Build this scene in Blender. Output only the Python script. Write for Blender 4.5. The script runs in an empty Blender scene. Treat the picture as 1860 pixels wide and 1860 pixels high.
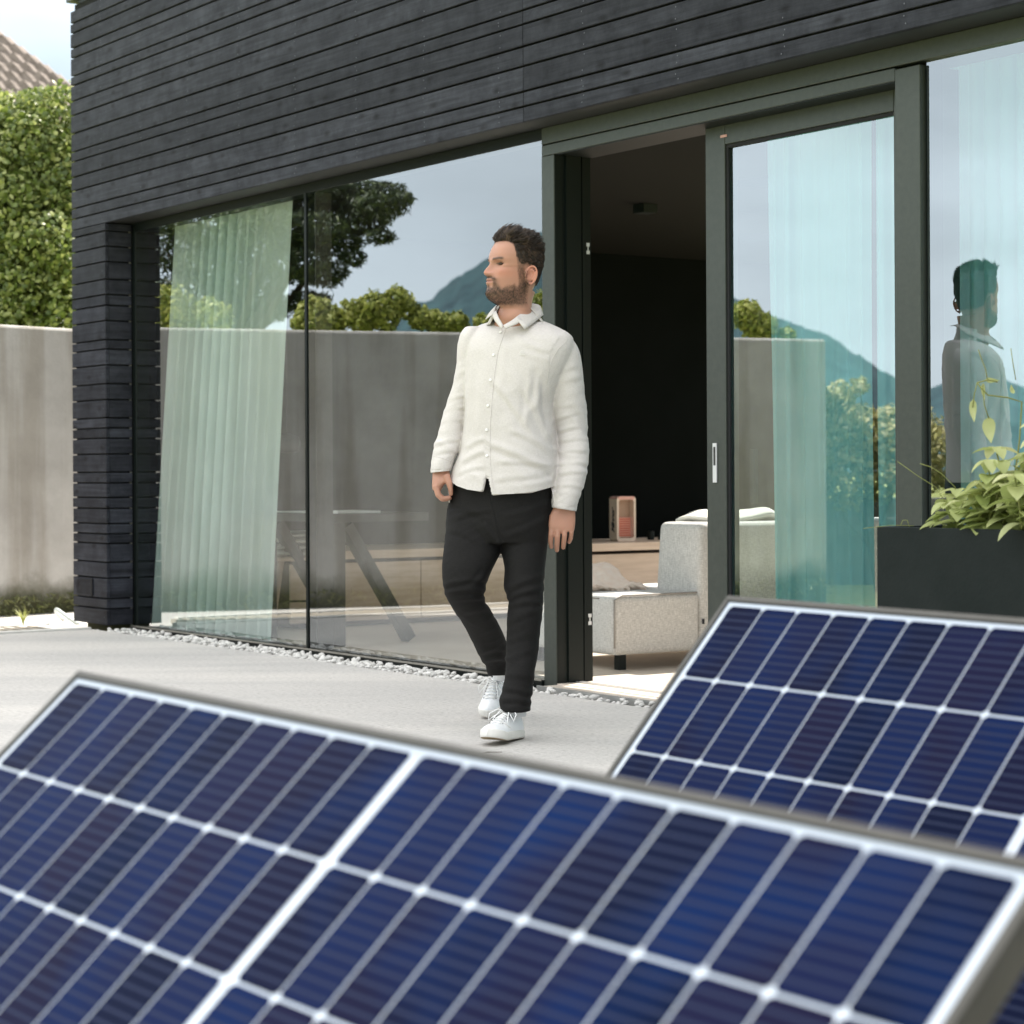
import bpy, bmesh, math, random
import numpy as np
from mathutils import Vector, Matrix
from mathutils.bvhtree import BVHTree
random.seed(7); rng = np.random.default_rng(7)
SC = bpy.context.scene; COL = SC.collection
# ---------------------------------------------------------------- camera model (measured from the photograph)
FPX, CYP, ROLL, YAW, DIST, EYE = 3882.27, 858.3, -0.00516, .605365, 9.3769, .93
cam = bpy.data.cameras.new('camera'); camo = bpy.data.objects.new('camera', cam); COL.objects.link(camo); SC.camera = camo
cam.sensor_fit = 'HORIZONTAL'; cam.sensor_width = 24; cam.sensor_height = 24; cam.lens = 24*FPX/1860
cam.shift_x = 0; cam.shift_y = -(930-CYP)/1860
cam.clip_start = .1; cam.clip_end = 8000
cam.dof.use_dof = True; cam.dof.focus_distance = 7.6; cam.dof.aperture_fstop = 3.6
camo.matrix_world = Matrix.Translation((0, 0, EYE)) @ Matrix.Rotation(math.radians(90), 4, 'X') @ Matrix.Rotation(ROLL, 4, 'Z')
# ---------------------------------------------------------------- sky and sun
SUN_AZ = Vector((.574, .823)); SUN_EL = math.radians(50)
w = bpy.data.worlds.new("World"); SC.world = w; w.use_nodes = True
nt = w.node_tree; nt.nodes.clear(); N = nt.nodes.new; L = nt.links.new
out = N('ShaderNodeOutputWorld'); bg = N('ShaderNodeBackground'); sky = N('ShaderNodeTexSky')
sky.sky_type = 'NISHITA'; sky.sun_disc = False; sky.sun_elevation = SUN_EL; sky.sun_rotation = math.atan2(SUN_AZ.x, SUN_AZ.y)
sky.air_density = 1.0; sky.dust_density = .6; sky.ozone_density = 1.0
tc = N('ShaderNodeTexCoord'); mp = N('ShaderNodeMapping'); mp.inputs['Scale'].default_value = (1, 1, 2.6)
ns = N('ShaderNodeTexNoise'); ns.inputs['Scale'].default_value = 2.3; ns.inputs['Detail'].default_value = 7; ns.inputs['Roughness'].default_value = .55
cr = N('ShaderNodeValToRGB'); cr.color_ramp.elements[0].position = .36; cr.color_ramp.elements[1].position = .66
mx = N('ShaderNodeMixRGB'); mx.inputs[2].default_value = (8.6, 9.0, 9.5, 1)
ml = N('ShaderNodeMath'); ml.operation = 'MULTIPLY_ADD'; ml.inputs[1].default_value = .12; ml.inputs[2].default_value = .86
L(tc.outputs['Generated'], mp.inputs[0]); L(mp.outputs[0], ns.inputs[0]); L(ns.outputs[0], cr.inputs[0]); L(cr.outputs[0], ml.inputs[0]); L(ml.outputs[0], mx.inputs[0])
sp_ = N('ShaderNodeSeparateXYZ'); L(tc.outputs['Generated'], sp_.inputs[0])
zr = N('ShaderNodeMapRange'); zr.inputs['From Min'].default_value = .17; zr.inputs['From Max'].default_value = .80; L(sp_.outputs[2], zr.inputs['Value'])
xr = N('ShaderNodeMapRange'); xr.inputs['From Min'].default_value = -.25; xr.inputs['From Max'].default_value = -.95; L(sp_.outputs[0], xr.inputs['Value'])
c1 = N('ShaderNodeMixRGB'); c1.inputs[1].default_value = (2.45, 2.90, 3.30, 1); c1.inputs[2].default_value = (5.5, 6.1, 6.5, 1); L(xr.outputs[0], c1.inputs[0])
c2 = N('ShaderNodeMixRGB'); c2.inputs[2].default_value = (9.6, 9.55, 9.45, 1); L(zr.outputs[0], c2.inputs[0]); L(c1.outputs[0], c2.inputs[1])
n5 = N('ShaderNodeTexNoise'); n5.inputs['Scale'].default_value = 3.4; n5.inputs['Detail'].default_value = 6; L(mp.outputs[0], n5.inputs[0])
r5 = N('ShaderNodeMapRange'); r5.inputs['From Min'].default_value = .35; r5.inputs['From Max'].default_value = .65; r5.inputs['To Min'].default_value = .80; r5.inputs['To Max'].default_value = 1.22; L(n5.outputs[0], r5.inputs['Value'])
v5 = N('ShaderNodeVectorMath'); v5.operation = 'SCALE'; L(c2.outputs[0], v5.inputs[0]); L(r5.outputs[0], v5.inputs['Scale']); L(v5.outputs[0], mx.inputs[2])
L(sky.outputs[0], mx.inputs[1]); L(mx.outputs[0], bg.inputs[0]); bg.inputs[1].default_value = .11; L(bg.outputs[0], out.inputs[0])
sl = bpy.data.lights.new('sun', 'SUN'); sl.energy = 4.6; sl.angle = math.radians(.6); sl.color = (1, .93, .83)
so = bpy.data.objects.new('sun', sl); COL.objects.link(so)
SDIR = Vector((SUN_AZ.x*math.cos(SUN_EL), SUN_AZ.y*math.cos(SUN_EL), math.sin(SUN_EL))); so.rotation_euler = SDIR.to_track_quat('Z', 'Y').to_euler(); so.location = SDIR*60
SC.view_settings.view_transform = 'Standard'; SC.view_settings.look = 'None'; SC.view_settings.gamma = 1; SC.view_settings.exposure = 1.45
SC.cycles.max_bounces = 10; SC.cycles.transparent_max_bounces = 24; SC.cycles.diffuse_bounces = 5; SC.cycles.glossy_bounces = 5
SC.cycles.use_denoising = True; SC.cycles.sample_clamp_indirect = 8
# ---------------------------------------------------------------- measuring helpers
dS = Vector((math.sin(YAW), -math.cos(YAW))); dN = Vector((math.cos(YAW), math.sin(YAW))); P0 = Vector((0, DIST))
HROT = math.atan2(dS.y, dS.x)
def ray(x, y):
    x -= 930; y -= CYP; c, s = math.cos(ROLL), math.sin(ROLL)
    return Vector(((c*x+s*y)/FPX, 1, -(-s*x+c*y)/FPX))
def at(x, y, t): return ray(x, y)*t + Vector((0, 0, EYE))
def facs(x, y, off):
    r = ray(x, y); t = (dN.dot(P0)+off)/(dN.x*r.x+dN.y*r.y); q = Vector((r.x*t, r.y*t))-P0; return (q.dot(dS), off, r.z*t+EYE)
def H(s, n, h=0): q = P0 + dS*s + dN*n; return Vector((q.x, q.y, h))
def mirror(P, off=.18):
    q = Vector((P[0], P[1]))-P0; k = q.dot(dN)-off
    return Vector((P[0]-2*k*dN.x, P[1]-2*k*dN.y, P[2]))
# ---------------------------------------------------------------- object helpers
def tag(o, label=None, cat=None, group=None, kind=None):
    for k, v in (('label', label), ('category', cat), ('group', group), ('kind', kind)):
        if v: o[k] = v
    return o
def empty(name, loc=(0, 0, 0), rz=0, label=None, cat=None, group=None):
    o = bpy.data.objects.new(name, None); COL.objects.link(o); o.location = loc; o.rotation_euler = (0, 0, rz); o.empty_display_size = .1
    return tag(o, label, cat, group)
def link(name, me, mats, parent=None):
    if not isinstance(mats, (list, tuple)): mats = [mats]
    for m in mats: me.materials.append(m)
    o = bpy.data.objects.new(name, me); COL.objects.link(o)
    if parent is not None: o.parent = parent
    return o
class MB:
    def __init__(s): s.v = []; s.f = []; s.m = []
    def add(s, vs, fs, m=0):
        b = len(s.v); s.v += [tuple(v) for v in vs]; s.f += [tuple(b+i for i in f) for f in fs]; s.m += [m]*len(fs); return s
    def box(s, x0, x1, y0, y1, z0, z1, m=0):
        return s.add([(x0, y0, z0), (x1, y0, z0), (x1, y1, z0), (x0, y1, z0), (x0, y0, z1), (x1, y0, z1), (x1, y1, z1), (x0, y1, z1)],
              [(0, 3, 2, 1), (4, 5, 6, 7), (0, 1, 5, 4), (1, 2, 6, 5), (2, 3, 7, 6), (3, 0, 4, 7)], m)
    def bar(s, a, b, wd, ht, m=0, up=(0, 0, 1)):
        a = Vector(a); b = Vector(b); d = (b-a).normalized(); u = Vector(up)
        if abs(d.dot(u)) > .95: u = Vector((0, 1, 0))
        r = d.cross(u).normalized(); u = r.cross(d).normalized(); vs = []
        for p in (a, b):
            for i, j in ((-1, -1), (1, -1), (1, 1), (-1, 1)): vs.append(p+r*(i*wd/2)+u*(j*ht/2))
        return s.add(vs, [(0, 1, 2, 3), (7, 6, 5, 4), (0, 4, 5, 1), (1, 5, 6, 2), (2, 6, 7, 3), (3, 7, 4, 0)], m)
    def tube(s, pts, rad, n=8, m=0, caps=True):
        pts = [Vector(p) for p in pts]; rs = rad if isinstance(rad, (list, tuple)) else [rad]*len(pts)
        b = len(s.v); pr = None
        for i, p in enumerate(pts):
            d = (pts[min(i+1, len(pts)-1)]-pts[max(i-1, 0)]).normalized()
            if pr is None: pr = d.orthogonal().normalized()
            r = (pr-d*pr.dot(d)); r = r.normalized() if r.length > 1e-6 else d.orthogonal().normalized(); pr = r; q = d.cross(r)
            for k in range(n):
                a = 2*math.pi*k/n; s.v.append(tuple(p+(r*math.cos(a)+q*math.sin(a))*rs[i]))
        for i in range(len(pts)-1):
            for k in range(n):
                k2 = (k+1) % n; s.f.append((b+i*n+k, b+i*n+k2, b+(i+1)*n+k2, b+(i+1)*n+k)); s.m.append(m)
        if caps:
            s.f.append(tuple(b+k for k in range(n))[::-1]); s.m.append(m)
            e = b+(len(pts)-1)*n; s.f.append(tuple(e+k for k in range(n))); s.m.append(m)
        return s
    def loft(s, rings, m=0, caps=True):
        n = len(rings[0]); b = len(s.v)
        for r in rings: s.v += [tuple(p) for p in r]
        for i in range(len(rings)-1):
            for k in range(n):
                k2 = (k+1) % n; s.f.append((b+i*n+k, b+i*n+k2, b+(i+1)*n+k2, b+(i+1)*n+k)); s.m.append(m)
        if caps:
            s.f.append(tuple(b+k for k in range(n))[::-1]); s.m.append(m)
            e = b+(len(rings)-1)*n; s.f.append(tuple(e+k for k in range(n))); s.m.append(m)
        return s
    def lathe(s, prof, c=(0, 0, 0), n=24, m=0):
        return s.loft([[(c[0]+r*math.cos(2*math.pi*k/n), c[1]+r*math.sin(2*math.pi*k/n), c[2]+z) for k in range(n)] for r, z in prof], m)
    def mesh(s, name, smooth=False, fixn=True):
        me = bpy.data.meshes.new(name); me.from_pydata(s.v, [], s.f)
        me.polygons.foreach_set('material_index', s.m)
        if smooth: me.polygons.foreach_set('use_smooth', [True]*len(s.f))
        if fixn:
            bm = bmesh.new(); bm.from_mesh(me); bmesh.ops.recalc_face_normals(bm, faces=bm.faces); bm.to_mesh(me); bm.free()
        me.update(); return me
    def build(s, name, mats, parent=None, bevel=0, seg=2, smooth=False, wn=True):
        o = link(name, s.mesh(name, smooth), mats, parent)
        if bevel:
            b = o.modifiers.new('b', 'BEVEL'); b.width = bevel; b.segments = seg; b.limit_method = 'ANGLE'; b.angle_limit = .6
        return o
def npmesh(name, V, F, smooth=False):
    V = np.asarray(V, np.float32); F = np.asarray(F, np.int32); k = F.shape[1]
    me = bpy.data.meshes.new(name); me.vertices.add(len(V)); me.vertices.foreach_set('co', V.ravel())
    me.loops.add(F.size); me.loops.foreach_set('vertex_index', F.ravel()); me.polygons.add(len(F))
    me.polygons.foreach_set('loop_start', np.arange(0, F.size, k, dtype=np.int32)); me.polygons.foreach_set('loop_total', np.full(len(F), k, np.int32))
    if smooth: me.polygons.foreach_set('use_smooth', np.ones(len(F), bool))
    me.update(calc_edges=True); me.validate(); return me
def h3(ix, iy, iz, sd=0):
    n = (ix*374761393+iy*668265263+iz*2147483647+sd*1274126177) & 0xffffffff
    n = ((n ^ (n >> 13))*1274126177) & 0xffffffff
    return ((n ^ (n >> 16)) & 0xffff)/65535.
def vnoise(P, sd=0):
    P = np.asarray(P, float); i = np.floor(P).astype(np.int64); f = P-i; u = f*f*(3-2*f); r = 0
    for a in (0, 1):
        for b in (0, 1):
            for c in (0, 1):
                wgt = (u[:, 0] if a else 1-u[:, 0])*(u[:, 1] if b else 1-u[:, 1])*(u[:, 2] if c else 1-u[:, 2])
                r = r+wgt*h3(i[:, 0]+a, i[:, 1]+b, i[:, 2]+c, sd)
    return r*2-1
# ---------------------------------------------------------------- materials
class NT:
    def __init__(s, name):
        s.mat = bpy.data.materials.new(name); s.mat.use_nodes = True; s.t = s.mat.node_tree; s.b = s.t.nodes['Principled BSDF']; s.o = s.t.nodes['Material Output']
    def n(s, ty, **kw):
        x = s.t.nodes.new(ty)
        for k, v in kw.items():
            if k in x.inputs.keys(): x.inputs[k].default_value = v
            else: setattr(x, k, v)
        return x
    def l(s, a, b): s.t.links.new(a, b)
def rgba(c): return (c[0], c[1], c[2], 1)
def mat(name, col, rough=.6, col2=None, scale=5, stretch=(1, 1, 1), bump=0, bscale=60, bstretch=(1, 1, 1), metal=0, coat=0, detail=6, lo=.35, hi=.65, spec=.5, rvar=0, trans=0, bdist=.01, sheen=0):
    T = NT(name); b = T.b; b.inputs['Base Color'].default_value = rgba(col); b.inputs['Roughness'].default_value = rough; b.inputs['Metallic'].default_value = metal
    b.inputs['Coat Weight'].default_value = coat; b.inputs['Specular IOR Level'].default_value = spec; b.inputs['Sheen Weight'].default_value = sheen
    tc = T.n('ShaderNodeTexCoord')
    if col2:
        mp = T.n('ShaderNodeMapping', Scale=stretch); no = T.n('ShaderNodeTexNoise', Scale=scale, Detail=detail, Roughness=.6)
        r = T.n('ShaderNodeValToRGB'); r.color_ramp.elements[0].position = lo; r.color_ramp.elements[1].position = hi
        r.color_ramp.elements[0].color = rgba(col); r.color_ramp.elements[1].color = rgba(col2)
        T.l(tc.outputs['Object'], mp.inputs[0]); T.l(mp.outputs[0], no.inputs[0]); T.l(no.outputs[0], r.inputs[0]); T.l(r.outputs[0], b.inputs['Base Color'])
        if rvar:
            m = T.n('ShaderNodeMath', operation='MULTIPLY_ADD'); m.inputs[1].default_value = rvar; m.inputs[2].default_value = rough-rvar/2; T.l(no.outputs[0], m.inputs[0]); T.l(m.outputs[0], b.inputs['Roughness'])
    if bump:
        mp = T.n('ShaderNodeMapping', Scale=bstretch); no = T.n('ShaderNodeTexNoise', Scale=bscale, Detail=5, Roughness=.6); bp = T.n('ShaderNodeBump', Strength=bump, Distance=bdist)
        T.l(tc.outputs['Object'], mp.inputs[0]); T.l(mp.outputs[0], no.inputs[0]); T.l(no.outputs[0], bp.inputs['Height']); T.l(bp.outputs[0], b.inputs['Normal'])
    if trans:
        tr = T.n('ShaderNodeBsdfTranslucent'); tr.inputs[0].default_value = rgba([min(1, c*1.6) for c in (col2 or col)]); mxs = T.n('ShaderNodeMixShader'); mxs.inputs[0].default_value = trans
        T.l(b.outputs[0], mxs.inputs[1]); T.l(tr.outputs[0], mxs.inputs[2]); T.l(mxs.outputs[0], T.o.inputs[0])
    return T.mat
def attr_leaf(name, c1, c2, c3, trans=.35, rough=.45):
    """leaf material: colour varies from leaf to leaf (mesh attribute 'rnd')"""
    T = NT(name); a = T.n('ShaderNodeAttribute', attribute_name='rnd'); r = T.n('ShaderNodeValToRGB')
    r.color_ramp.elements[0].color = rgba(c1); r.color_ramp.elements[1].color = rgba(c3); e = r.color_ramp.elements.new(.5); e.color = rgba(c2)
    T.l(a.outputs['Fac'], r.inputs[0]); T.l(r.outputs[0], T.b.inputs['Base Color']); T.b.inputs['Roughness'].default_value = rough
    tr = T.n('ShaderNodeBsdfTranslucent'); T.l(r.outputs[0], tr.inputs[0]); m = T.n('ShaderNodeMixShader'); m.inputs[0].default_value = trans
    T.l(T.b.outputs[0], m.inputs[1]); T.l(tr.outputs[0], m.inputs[2]); T.l(m.outputs[0], T.o.inputs[0]); return T.mat
def glass_mat(name, refl, tint, rough=0.0):
    T = NT(name); t = T.n('ShaderNodeBsdfTransparent'); t.inputs[0].default_value = rgba(tint); g = T.n('ShaderNodeBsdfGlossy'); g.inputs['Roughness'].default_value = rough; g.inputs['Color'].default_value = (.93, .97, 1, 1)
    ge = T.n('ShaderNodeNewGeometry'); dt = T.n('ShaderNodeVectorMath', operation='DOT_PRODUCT'); T.l(ge.outputs['Incoming'], dt.inputs[0]); T.l(ge.outputs['Normal'], dt.inputs[1])
    ab = T.n('ShaderNodeMath', operation='ABSOLUTE'); T.l(dt.outputs['Value'], ab.inputs[0]); iv = T.n('ShaderNodeMath', operation='SUBTRACT'); iv.inputs[0].default_value = 1; T.l(ab.outputs[0], iv.inputs[1]); pw = T.n('ShaderNodeMath', operation='POWER'); pw.inputs[1].default_value = 3; T.l(iv.outputs[0], pw.inputs[0])
    m = T.n('ShaderNodeMath', operation='MULTIPLY_ADD'); m.inputs[1].default_value = .8; m.inputs[2].default_value = refl; m.use_clamp = True
    tc = T.n('ShaderNodeTexCoord'); no = T.n('ShaderNodeTexNoise', Scale=1.1, Detail=1); bp = T.n('ShaderNodeBump', Strength=.02, Distance=.02)
    T.l(tc.outputs['Object'], no.inputs[0]); T.l(no.outputs[0], bp.inputs['Height']); T.l(bp.outputs[0], g.inputs['Normal'])
    mx = T.n('ShaderNodeMixShader'); T.l(pw.outputs[0], m.inputs[0]); T.l(m.outputs[0], mx.inputs[0]); T.l(t.outputs[0], mx.inputs[1]); T.l(g.outputs[0], mx.inputs[2]); T.l(mx.outputs[0], T.o.inputs[0]); return T.mat
def concrete_wall_mat():
    T = NT('weathered_concrete'); tc = T.n('ShaderNodeTexCoord')
    n1 = T.n('ShaderNodeTexNoise', Scale=2.2, Detail=8, Roughness=.65); T.l(tc.outputs['Object'], n1.inputs[0])
    mp = T.n('ShaderNodeMapping', Scale=(5, 5, .35)); n2 = T.n('ShaderNodeTexNoise', Scale=1.2, Detail=5); T.l(tc.outputs['Object'], mp.inputs[0]); T.l(mp.outputs[0], n2.inputs[0])
    r1 = T.n('ShaderNodeValToRGB'); r1.color_ramp.elements[0].position = .3; r1.color_ramp.elements[1].position = .7; r1.color_ramp.elements[0].color = (.35, .335, .315, 1); r1.color_ramp.elements[1].color = (.50, .485, .46, 1)
    r2 = T.n('ShaderNodeValToRGB'); r2.color_ramp.elements[0].position = .38; r2.color_ramp.elements[1].position = .56; r2.color_ramp.elements[0].color = (.70, .67, .62, 1); r2.color_ramp.elements[1].color = (1, 1, 1, 1)
    m = T.n('ShaderNodeMixRGB', blend_type='MULTIPLY'); m.inputs[0].default_value = .85; T.l(n1.outputs[0], r1.inputs[0]); T.l(n2.outputs[0], r2.inputs[0]); T.l(r1.outputs[0], m.inputs[1]); T.l(r2.outputs[0], m.inputs[2])
    sx = T.n('ShaderNodeSeparateXYZ'); T.l(tc.outputs['Object'], sx.inputs[0]); ad = T.n('ShaderNodeMath', operation='MULTIPLY_ADD'); ad.inputs[1].default_value = .55; T.l(n1.outputs[0], ad.inputs[0]); T.l(sx.outputs[2], ad.inputs[2])
    rm = T.n('ShaderNodeValToRGB'); rm.color_ramp.elements[0].position = .33; rm.color_ramp.elements[1].position = .55; rm.color_ramp.elements[0].color = (1, 1, 1, 1); rm.color_ramp.elements[1].color = (0, 0, 0, 1); T.l(ad.outputs[0], rm.inputs[0])
    m2 = T.n('ShaderNodeMixRGB'); m2.inputs[2].default_value = (.07, .07, .03, 1); T.l(rm.outputs[0], m2.inputs[0]); T.l(m.outputs[0], m2.inputs[1]); T.l(m2.outputs[0], T.b.inputs[0]); T.b.inputs['Roughness'].default_value = .9
    n3 = T.n('ShaderNodeTexNoise', Scale=45, Detail=5); bp = T.n('ShaderNodeBump', Strength=.3, Distance=.01); T.l(tc.outputs['Object'], n3.inputs[0]); T.l(n3.outputs[0], bp.inputs['Height']); T.l(bp.outputs[0], T.b.inputs['Normal']); return T.mat
def patio_mat():
    T = NT('brushed_concrete'); tc = T.n('ShaderNodeTexCoord')
    n1 = T.n('ShaderNodeTexNoise', Scale=1.0, Detail=8, Roughness=.62); mp = T.n('ShaderNodeMapping', Scale=(.35, 1.6, 1)); T.l(tc.outputs['Object'], mp.inputs[0]); T.l(mp.outputs[0], n1.inputs[0])
    r1 = T.n('ShaderNodeValToRGB'); r1.color_ramp.elements[0].position = .33; r1.color_ramp.elements[1].position = .68; r1.color_ramp.elements[0].color = (.47, .455, .435, 1); r1.color_ramp.elements[1].color = (.62, .59, .55, 1); T.l(n1.outputs[0], r1.inputs[0])
    n2 = T.n('ShaderNodeTexNoise', Scale=150, Detail=4, Roughness=.8); mp2 = T.n('ShaderNodeMapping', Scale=(.3, 1, 1)); T.l(tc.outputs['Object'], mp2.inputs[0]); T.l(mp2.outputs[0], n2.inputs[0])
    r2 = T.n('ShaderNodeValToRGB'); r2.color_ramp.elements[0].position = .30; r2.color_ramp.elements[1].position = .52; r2.color_ramp.elements[0].color = (.36, .35, .34, 1); r2.color_ramp.elements[1].color = (1, 1, 1, 1); T.l(n2.outputs[0], r2.inputs[0])
    m = T.n('ShaderNodeMixRGB', blend_type='MULTIPLY'); m.inputs[0].default_value = .95; T.l(r1.outputs[0], m.inputs[1]); T.l(r2.outputs[0], m.inputs[2]); T.l(m.outputs[0], T.b.inputs[0]); T.b.inputs['Roughness'].default_value = .85
    bp = T.n('ShaderNodeBump', Strength=.6, Distance=.004); T.l(n2.outputs[0], bp.inputs['Height']); T.l(bp.outputs[0], T.b.inputs['Normal']); return T.mat
def wood_clad_mat():
    T = NT('black_stained_timber'); tc = T.n('ShaderNodeTexCoord'); a = T.n('ShaderNodeAttribute', attribute_name='rnd')
    off = T.n('ShaderNodeVectorMath', operation='MULTIPLY_ADD'); cx = T.n('ShaderNodeCombineXYZ'); mu = T.n('ShaderNodeMath', operation='MULTIPLY'); mu.inputs[1].default_value = 37
    T.l(a.outputs['Fac'], mu.inputs[0]); T.l(mu.outputs[0], cx.inputs[0]); T.l(mu.outputs[0], cx.inputs[2]); T.l(tc.outputs['Object'], off.inputs[0]); off.inputs[1].default_value = (1, 1, 1); T.l(cx.outputs[0], off.inputs[2])
    mp = T.n('ShaderNodeMapping', Scale=(1.2, 1.2, 26)); gr = T.n('ShaderNodeTexNoise', Scale=2.0, Detail=6, Roughness=.6, Distortion=.5); T.l(off.outputs[0], mp.inputs[0]); T.l(mp.outputs[0], gr.inputs[0])
    bl = T.n('ShaderNodeTexNoise', Scale=6, Detail=7, Roughness=.72); T.l(off.outputs[0], bl.inputs[0])
    base = T.n('ShaderNodeValToRGB'); base.color_ramp.elements[0].position = .3; base.color_ramp.elements[1].position = .72; base.color_ramp.elements[0].color = (.016, .017, .022, 1); base.color_ramp.elements[1].color = (.052, .055, .068, 1); T.l(bl.outputs[0], base.inputs[0])
    r = T.n('ShaderNodeValToRGB'); r.color_ramp.elements[0].position = .35; r.color_ramp.elements[1].position = .62; r.color_ramp.elements[0].color = (.48, .48, .48, 1); r.color_ramp.elements[1].color = (1.0, 1.0, 1.0, 1); T.l(gr.outputs[0], r.inputs[0])
    m = T.n('ShaderNodeMixRGB', blend_type='MULTIPLY'); m.inputs[0].default_value = .8; T.l(base.outputs[0], m.inputs[1]); T.l(r.outputs[0], m.inputs[2])
    # knots
    sk = T.n('ShaderNodeSeparateXYZ'); T.l(off.outputs[0], sk.inputs[0]); ck = T.n('ShaderNodeCombineXYZ'); k1 = T.n('ShaderNodeMath', operation='MULTIPLY'); k1.inputs[1].default_value = 2.6; k2 = T.n('ShaderNodeMath', operation='MULTIPLY'); k2.inputs[1].default_value = 5.5
    T.l(sk.outputs[0], k1.inputs[0]); T.l(sk.outputs[2], k2.inputs[0]); T.l(k1.outputs[0], ck.inputs[0]); T.l(k2.outputs[0], ck.inputs[1]); vo = T.n('ShaderNodeTexVoronoi', Scale=1.0, Randomness=1, voronoi_dimensions='2D'); T.l(ck.outputs[0], vo.inputs[0])
    kr = T.n('ShaderNodeValToRGB'); kr.color_ramp.elements[0].position = .02; kr.color_ramp.elements[1].position = .11; kr.color_ramp.elements[0].color = (.30, .28, .26, 1); kr.color_ramp.elements[1].color = (1, 1, 1, 1); T.l(vo.outputs['Distance'], kr.inputs[0])
    m2 = T.n('ShaderNodeMixRGB', blend_type='MULTIPLY'); m2.inputs[0].default_value = .8; T.l(m.outputs[0], m2.inputs[1]); T.l(kr.outputs[0], m2.inputs[2])
    br = T.n('ShaderNodeMath', operation='MULTIPLY_ADD'); br.inputs[1].default_value = .5; br.inputs[2].default_value = .78; T.l(a.outputs['Fac'], br.inputs[0])
    m3 = T.n('ShaderNodeMixRGB', blend_type='MULTIPLY'); m3.inputs[0].default_value = 1; cb = T.n('ShaderNodeCombineXYZ'); [T.l(br.outputs[0], cb.inputs[i]) for i in range(3)]; T.l(m2.outputs[0], m3.inputs[1]); T.l(cb.outputs[0], m3.inputs[2])
    T.l(m3.outputs[0], T.b.inputs[0]); T.b.inputs['Roughness'].default_value = .55; T.b.inputs['Specular IOR Level'].default_value = .10
    bp = T.n('ShaderNodeBump', Strength=.25, Distance=.004); T.l(gr.outputs[0], bp.inputs['Height']); T.l(bp.outputs[0], T.b.inputs['Normal']); return T.mat
def cell_mat():
    T = NT('silicon_cells'); tc = T.n('ShaderNodeTexCoord'); sx = T.n('ShaderNodeSeparateXYZ'); T.l(tc.outputs['Object'], sx.inputs[0]); a = T.n('ShaderNodeAttribute', attribute_name='rnd')
    # fine busbar ribbons along the long side, ten per cell
    m = T.n('ShaderNodeMath', operation='MULTIPLY'); m.inputs[1].default_value = 10/.168; fr = T.n('ShaderNodeMath', operation='FRACT'); T.l(sx.outputs[1], m.inputs[0]); ab = T.n('ShaderNodeMath', operation='ADD'); ab.inputs[1].default_value = 100.5; T.l(m.outputs[0], ab.inputs[0]); T.l(ab.outputs[0], fr.inputs[0])
    d = T.n('ShaderNodeMath', operation='SUBTRACT'); d.inputs[1].default_value = .5; T.l(fr.outputs[0], d.inputs[0]); e = T.n('ShaderNodeMath', operation='ABSOLUTE'); T.l(d.outputs[0], e.inputs[0])
    lt = T.n('ShaderNodeMath', operation='LESS_THAN'); lt.inputs[1].default_value = .11; T.l(e.outputs[0], lt.inputs[0])
    r = T.n('ShaderNodeValToRGB'); r.color_ramp.elements[0].color = (.003, .006, .021, 1); r.color_ramp.elements[1].color = (.005, .012, .050, 1); x = r.color_ramp.elements.new(.45); x.color = (.008, .008, .026, 1); T.l(a.outputs['Fac'], r.inputs[0])
    n = T.n('ShaderNodeTexNoise', Scale=5, Detail=2); T.l(tc.outputs['Object'], n.inputs[0]); nm = T.n('ShaderNodeMixRGB'); rr = T.n('ShaderNodeValToRGB'); rr.color_ramp.elements[0].position = .45; rr.color_ramp.elements[1].position = .75; T.l(n.outputs[0], rr.inputs[0]); T.l(rr.outputs[0], nm.inputs[0]); T.l(r.outputs[0], nm.inputs[1]); nm.inputs[2].default_value = (.003, .013, .060, 1)
    mx = T.n('ShaderNodeMixRGB'); mx.inputs[2].default_value = (.020, .026, .055, 1); T.l(lt.outputs[0], mx.inputs[0]); T.l(nm.outputs[0], mx.inputs[1]); T.l(mx.outputs[0], T.b.inputs[0])
    T.b.inputs['Roughness'].default_value = .25; T.b.inputs['Specular IOR Level'].default_value = .012; return T.mat
def curtain_mat(name, col, al):
    T = NT(name); T.b.inputs['Base Color'].default_value = rgba(col); T.b.inputs['Roughness'].default_value = .9; tl = T.n('ShaderNodeBsdfTranslucent'); tl.inputs[0].default_value = rgba(col)
    m = T.n('ShaderNodeMixShader'); m.inputs[0].default_value = .5; T.l(T.b.outputs[0], m.inputs[1]); T.l(tl.outputs[0], m.inputs[2]); tp = T.n('ShaderNodeBsdfTransparent'); m2 = T.n('ShaderNodeMixShader'); m2.inputs[0].default_value = al; T.l(m.outputs[0], m2.inputs[1]); T.l(tp.outputs[0], m2.inputs[2])
    tc = T.n('ShaderNodeTexCoord'); no = T.n('ShaderNodeTexNoise', Scale=400, Detail=2); bp = T.n('ShaderNodeBump', Strength=.2, Distance=.002); T.l(tc.outputs['Object'], no.inputs[0]); T.l(no.outputs[0], bp.inputs['Height']); T.l(bp.outputs[0], T.b.inputs['Normal']); T.l(m2.outputs[0], T.o.inputs[0]); return T.mat
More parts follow.
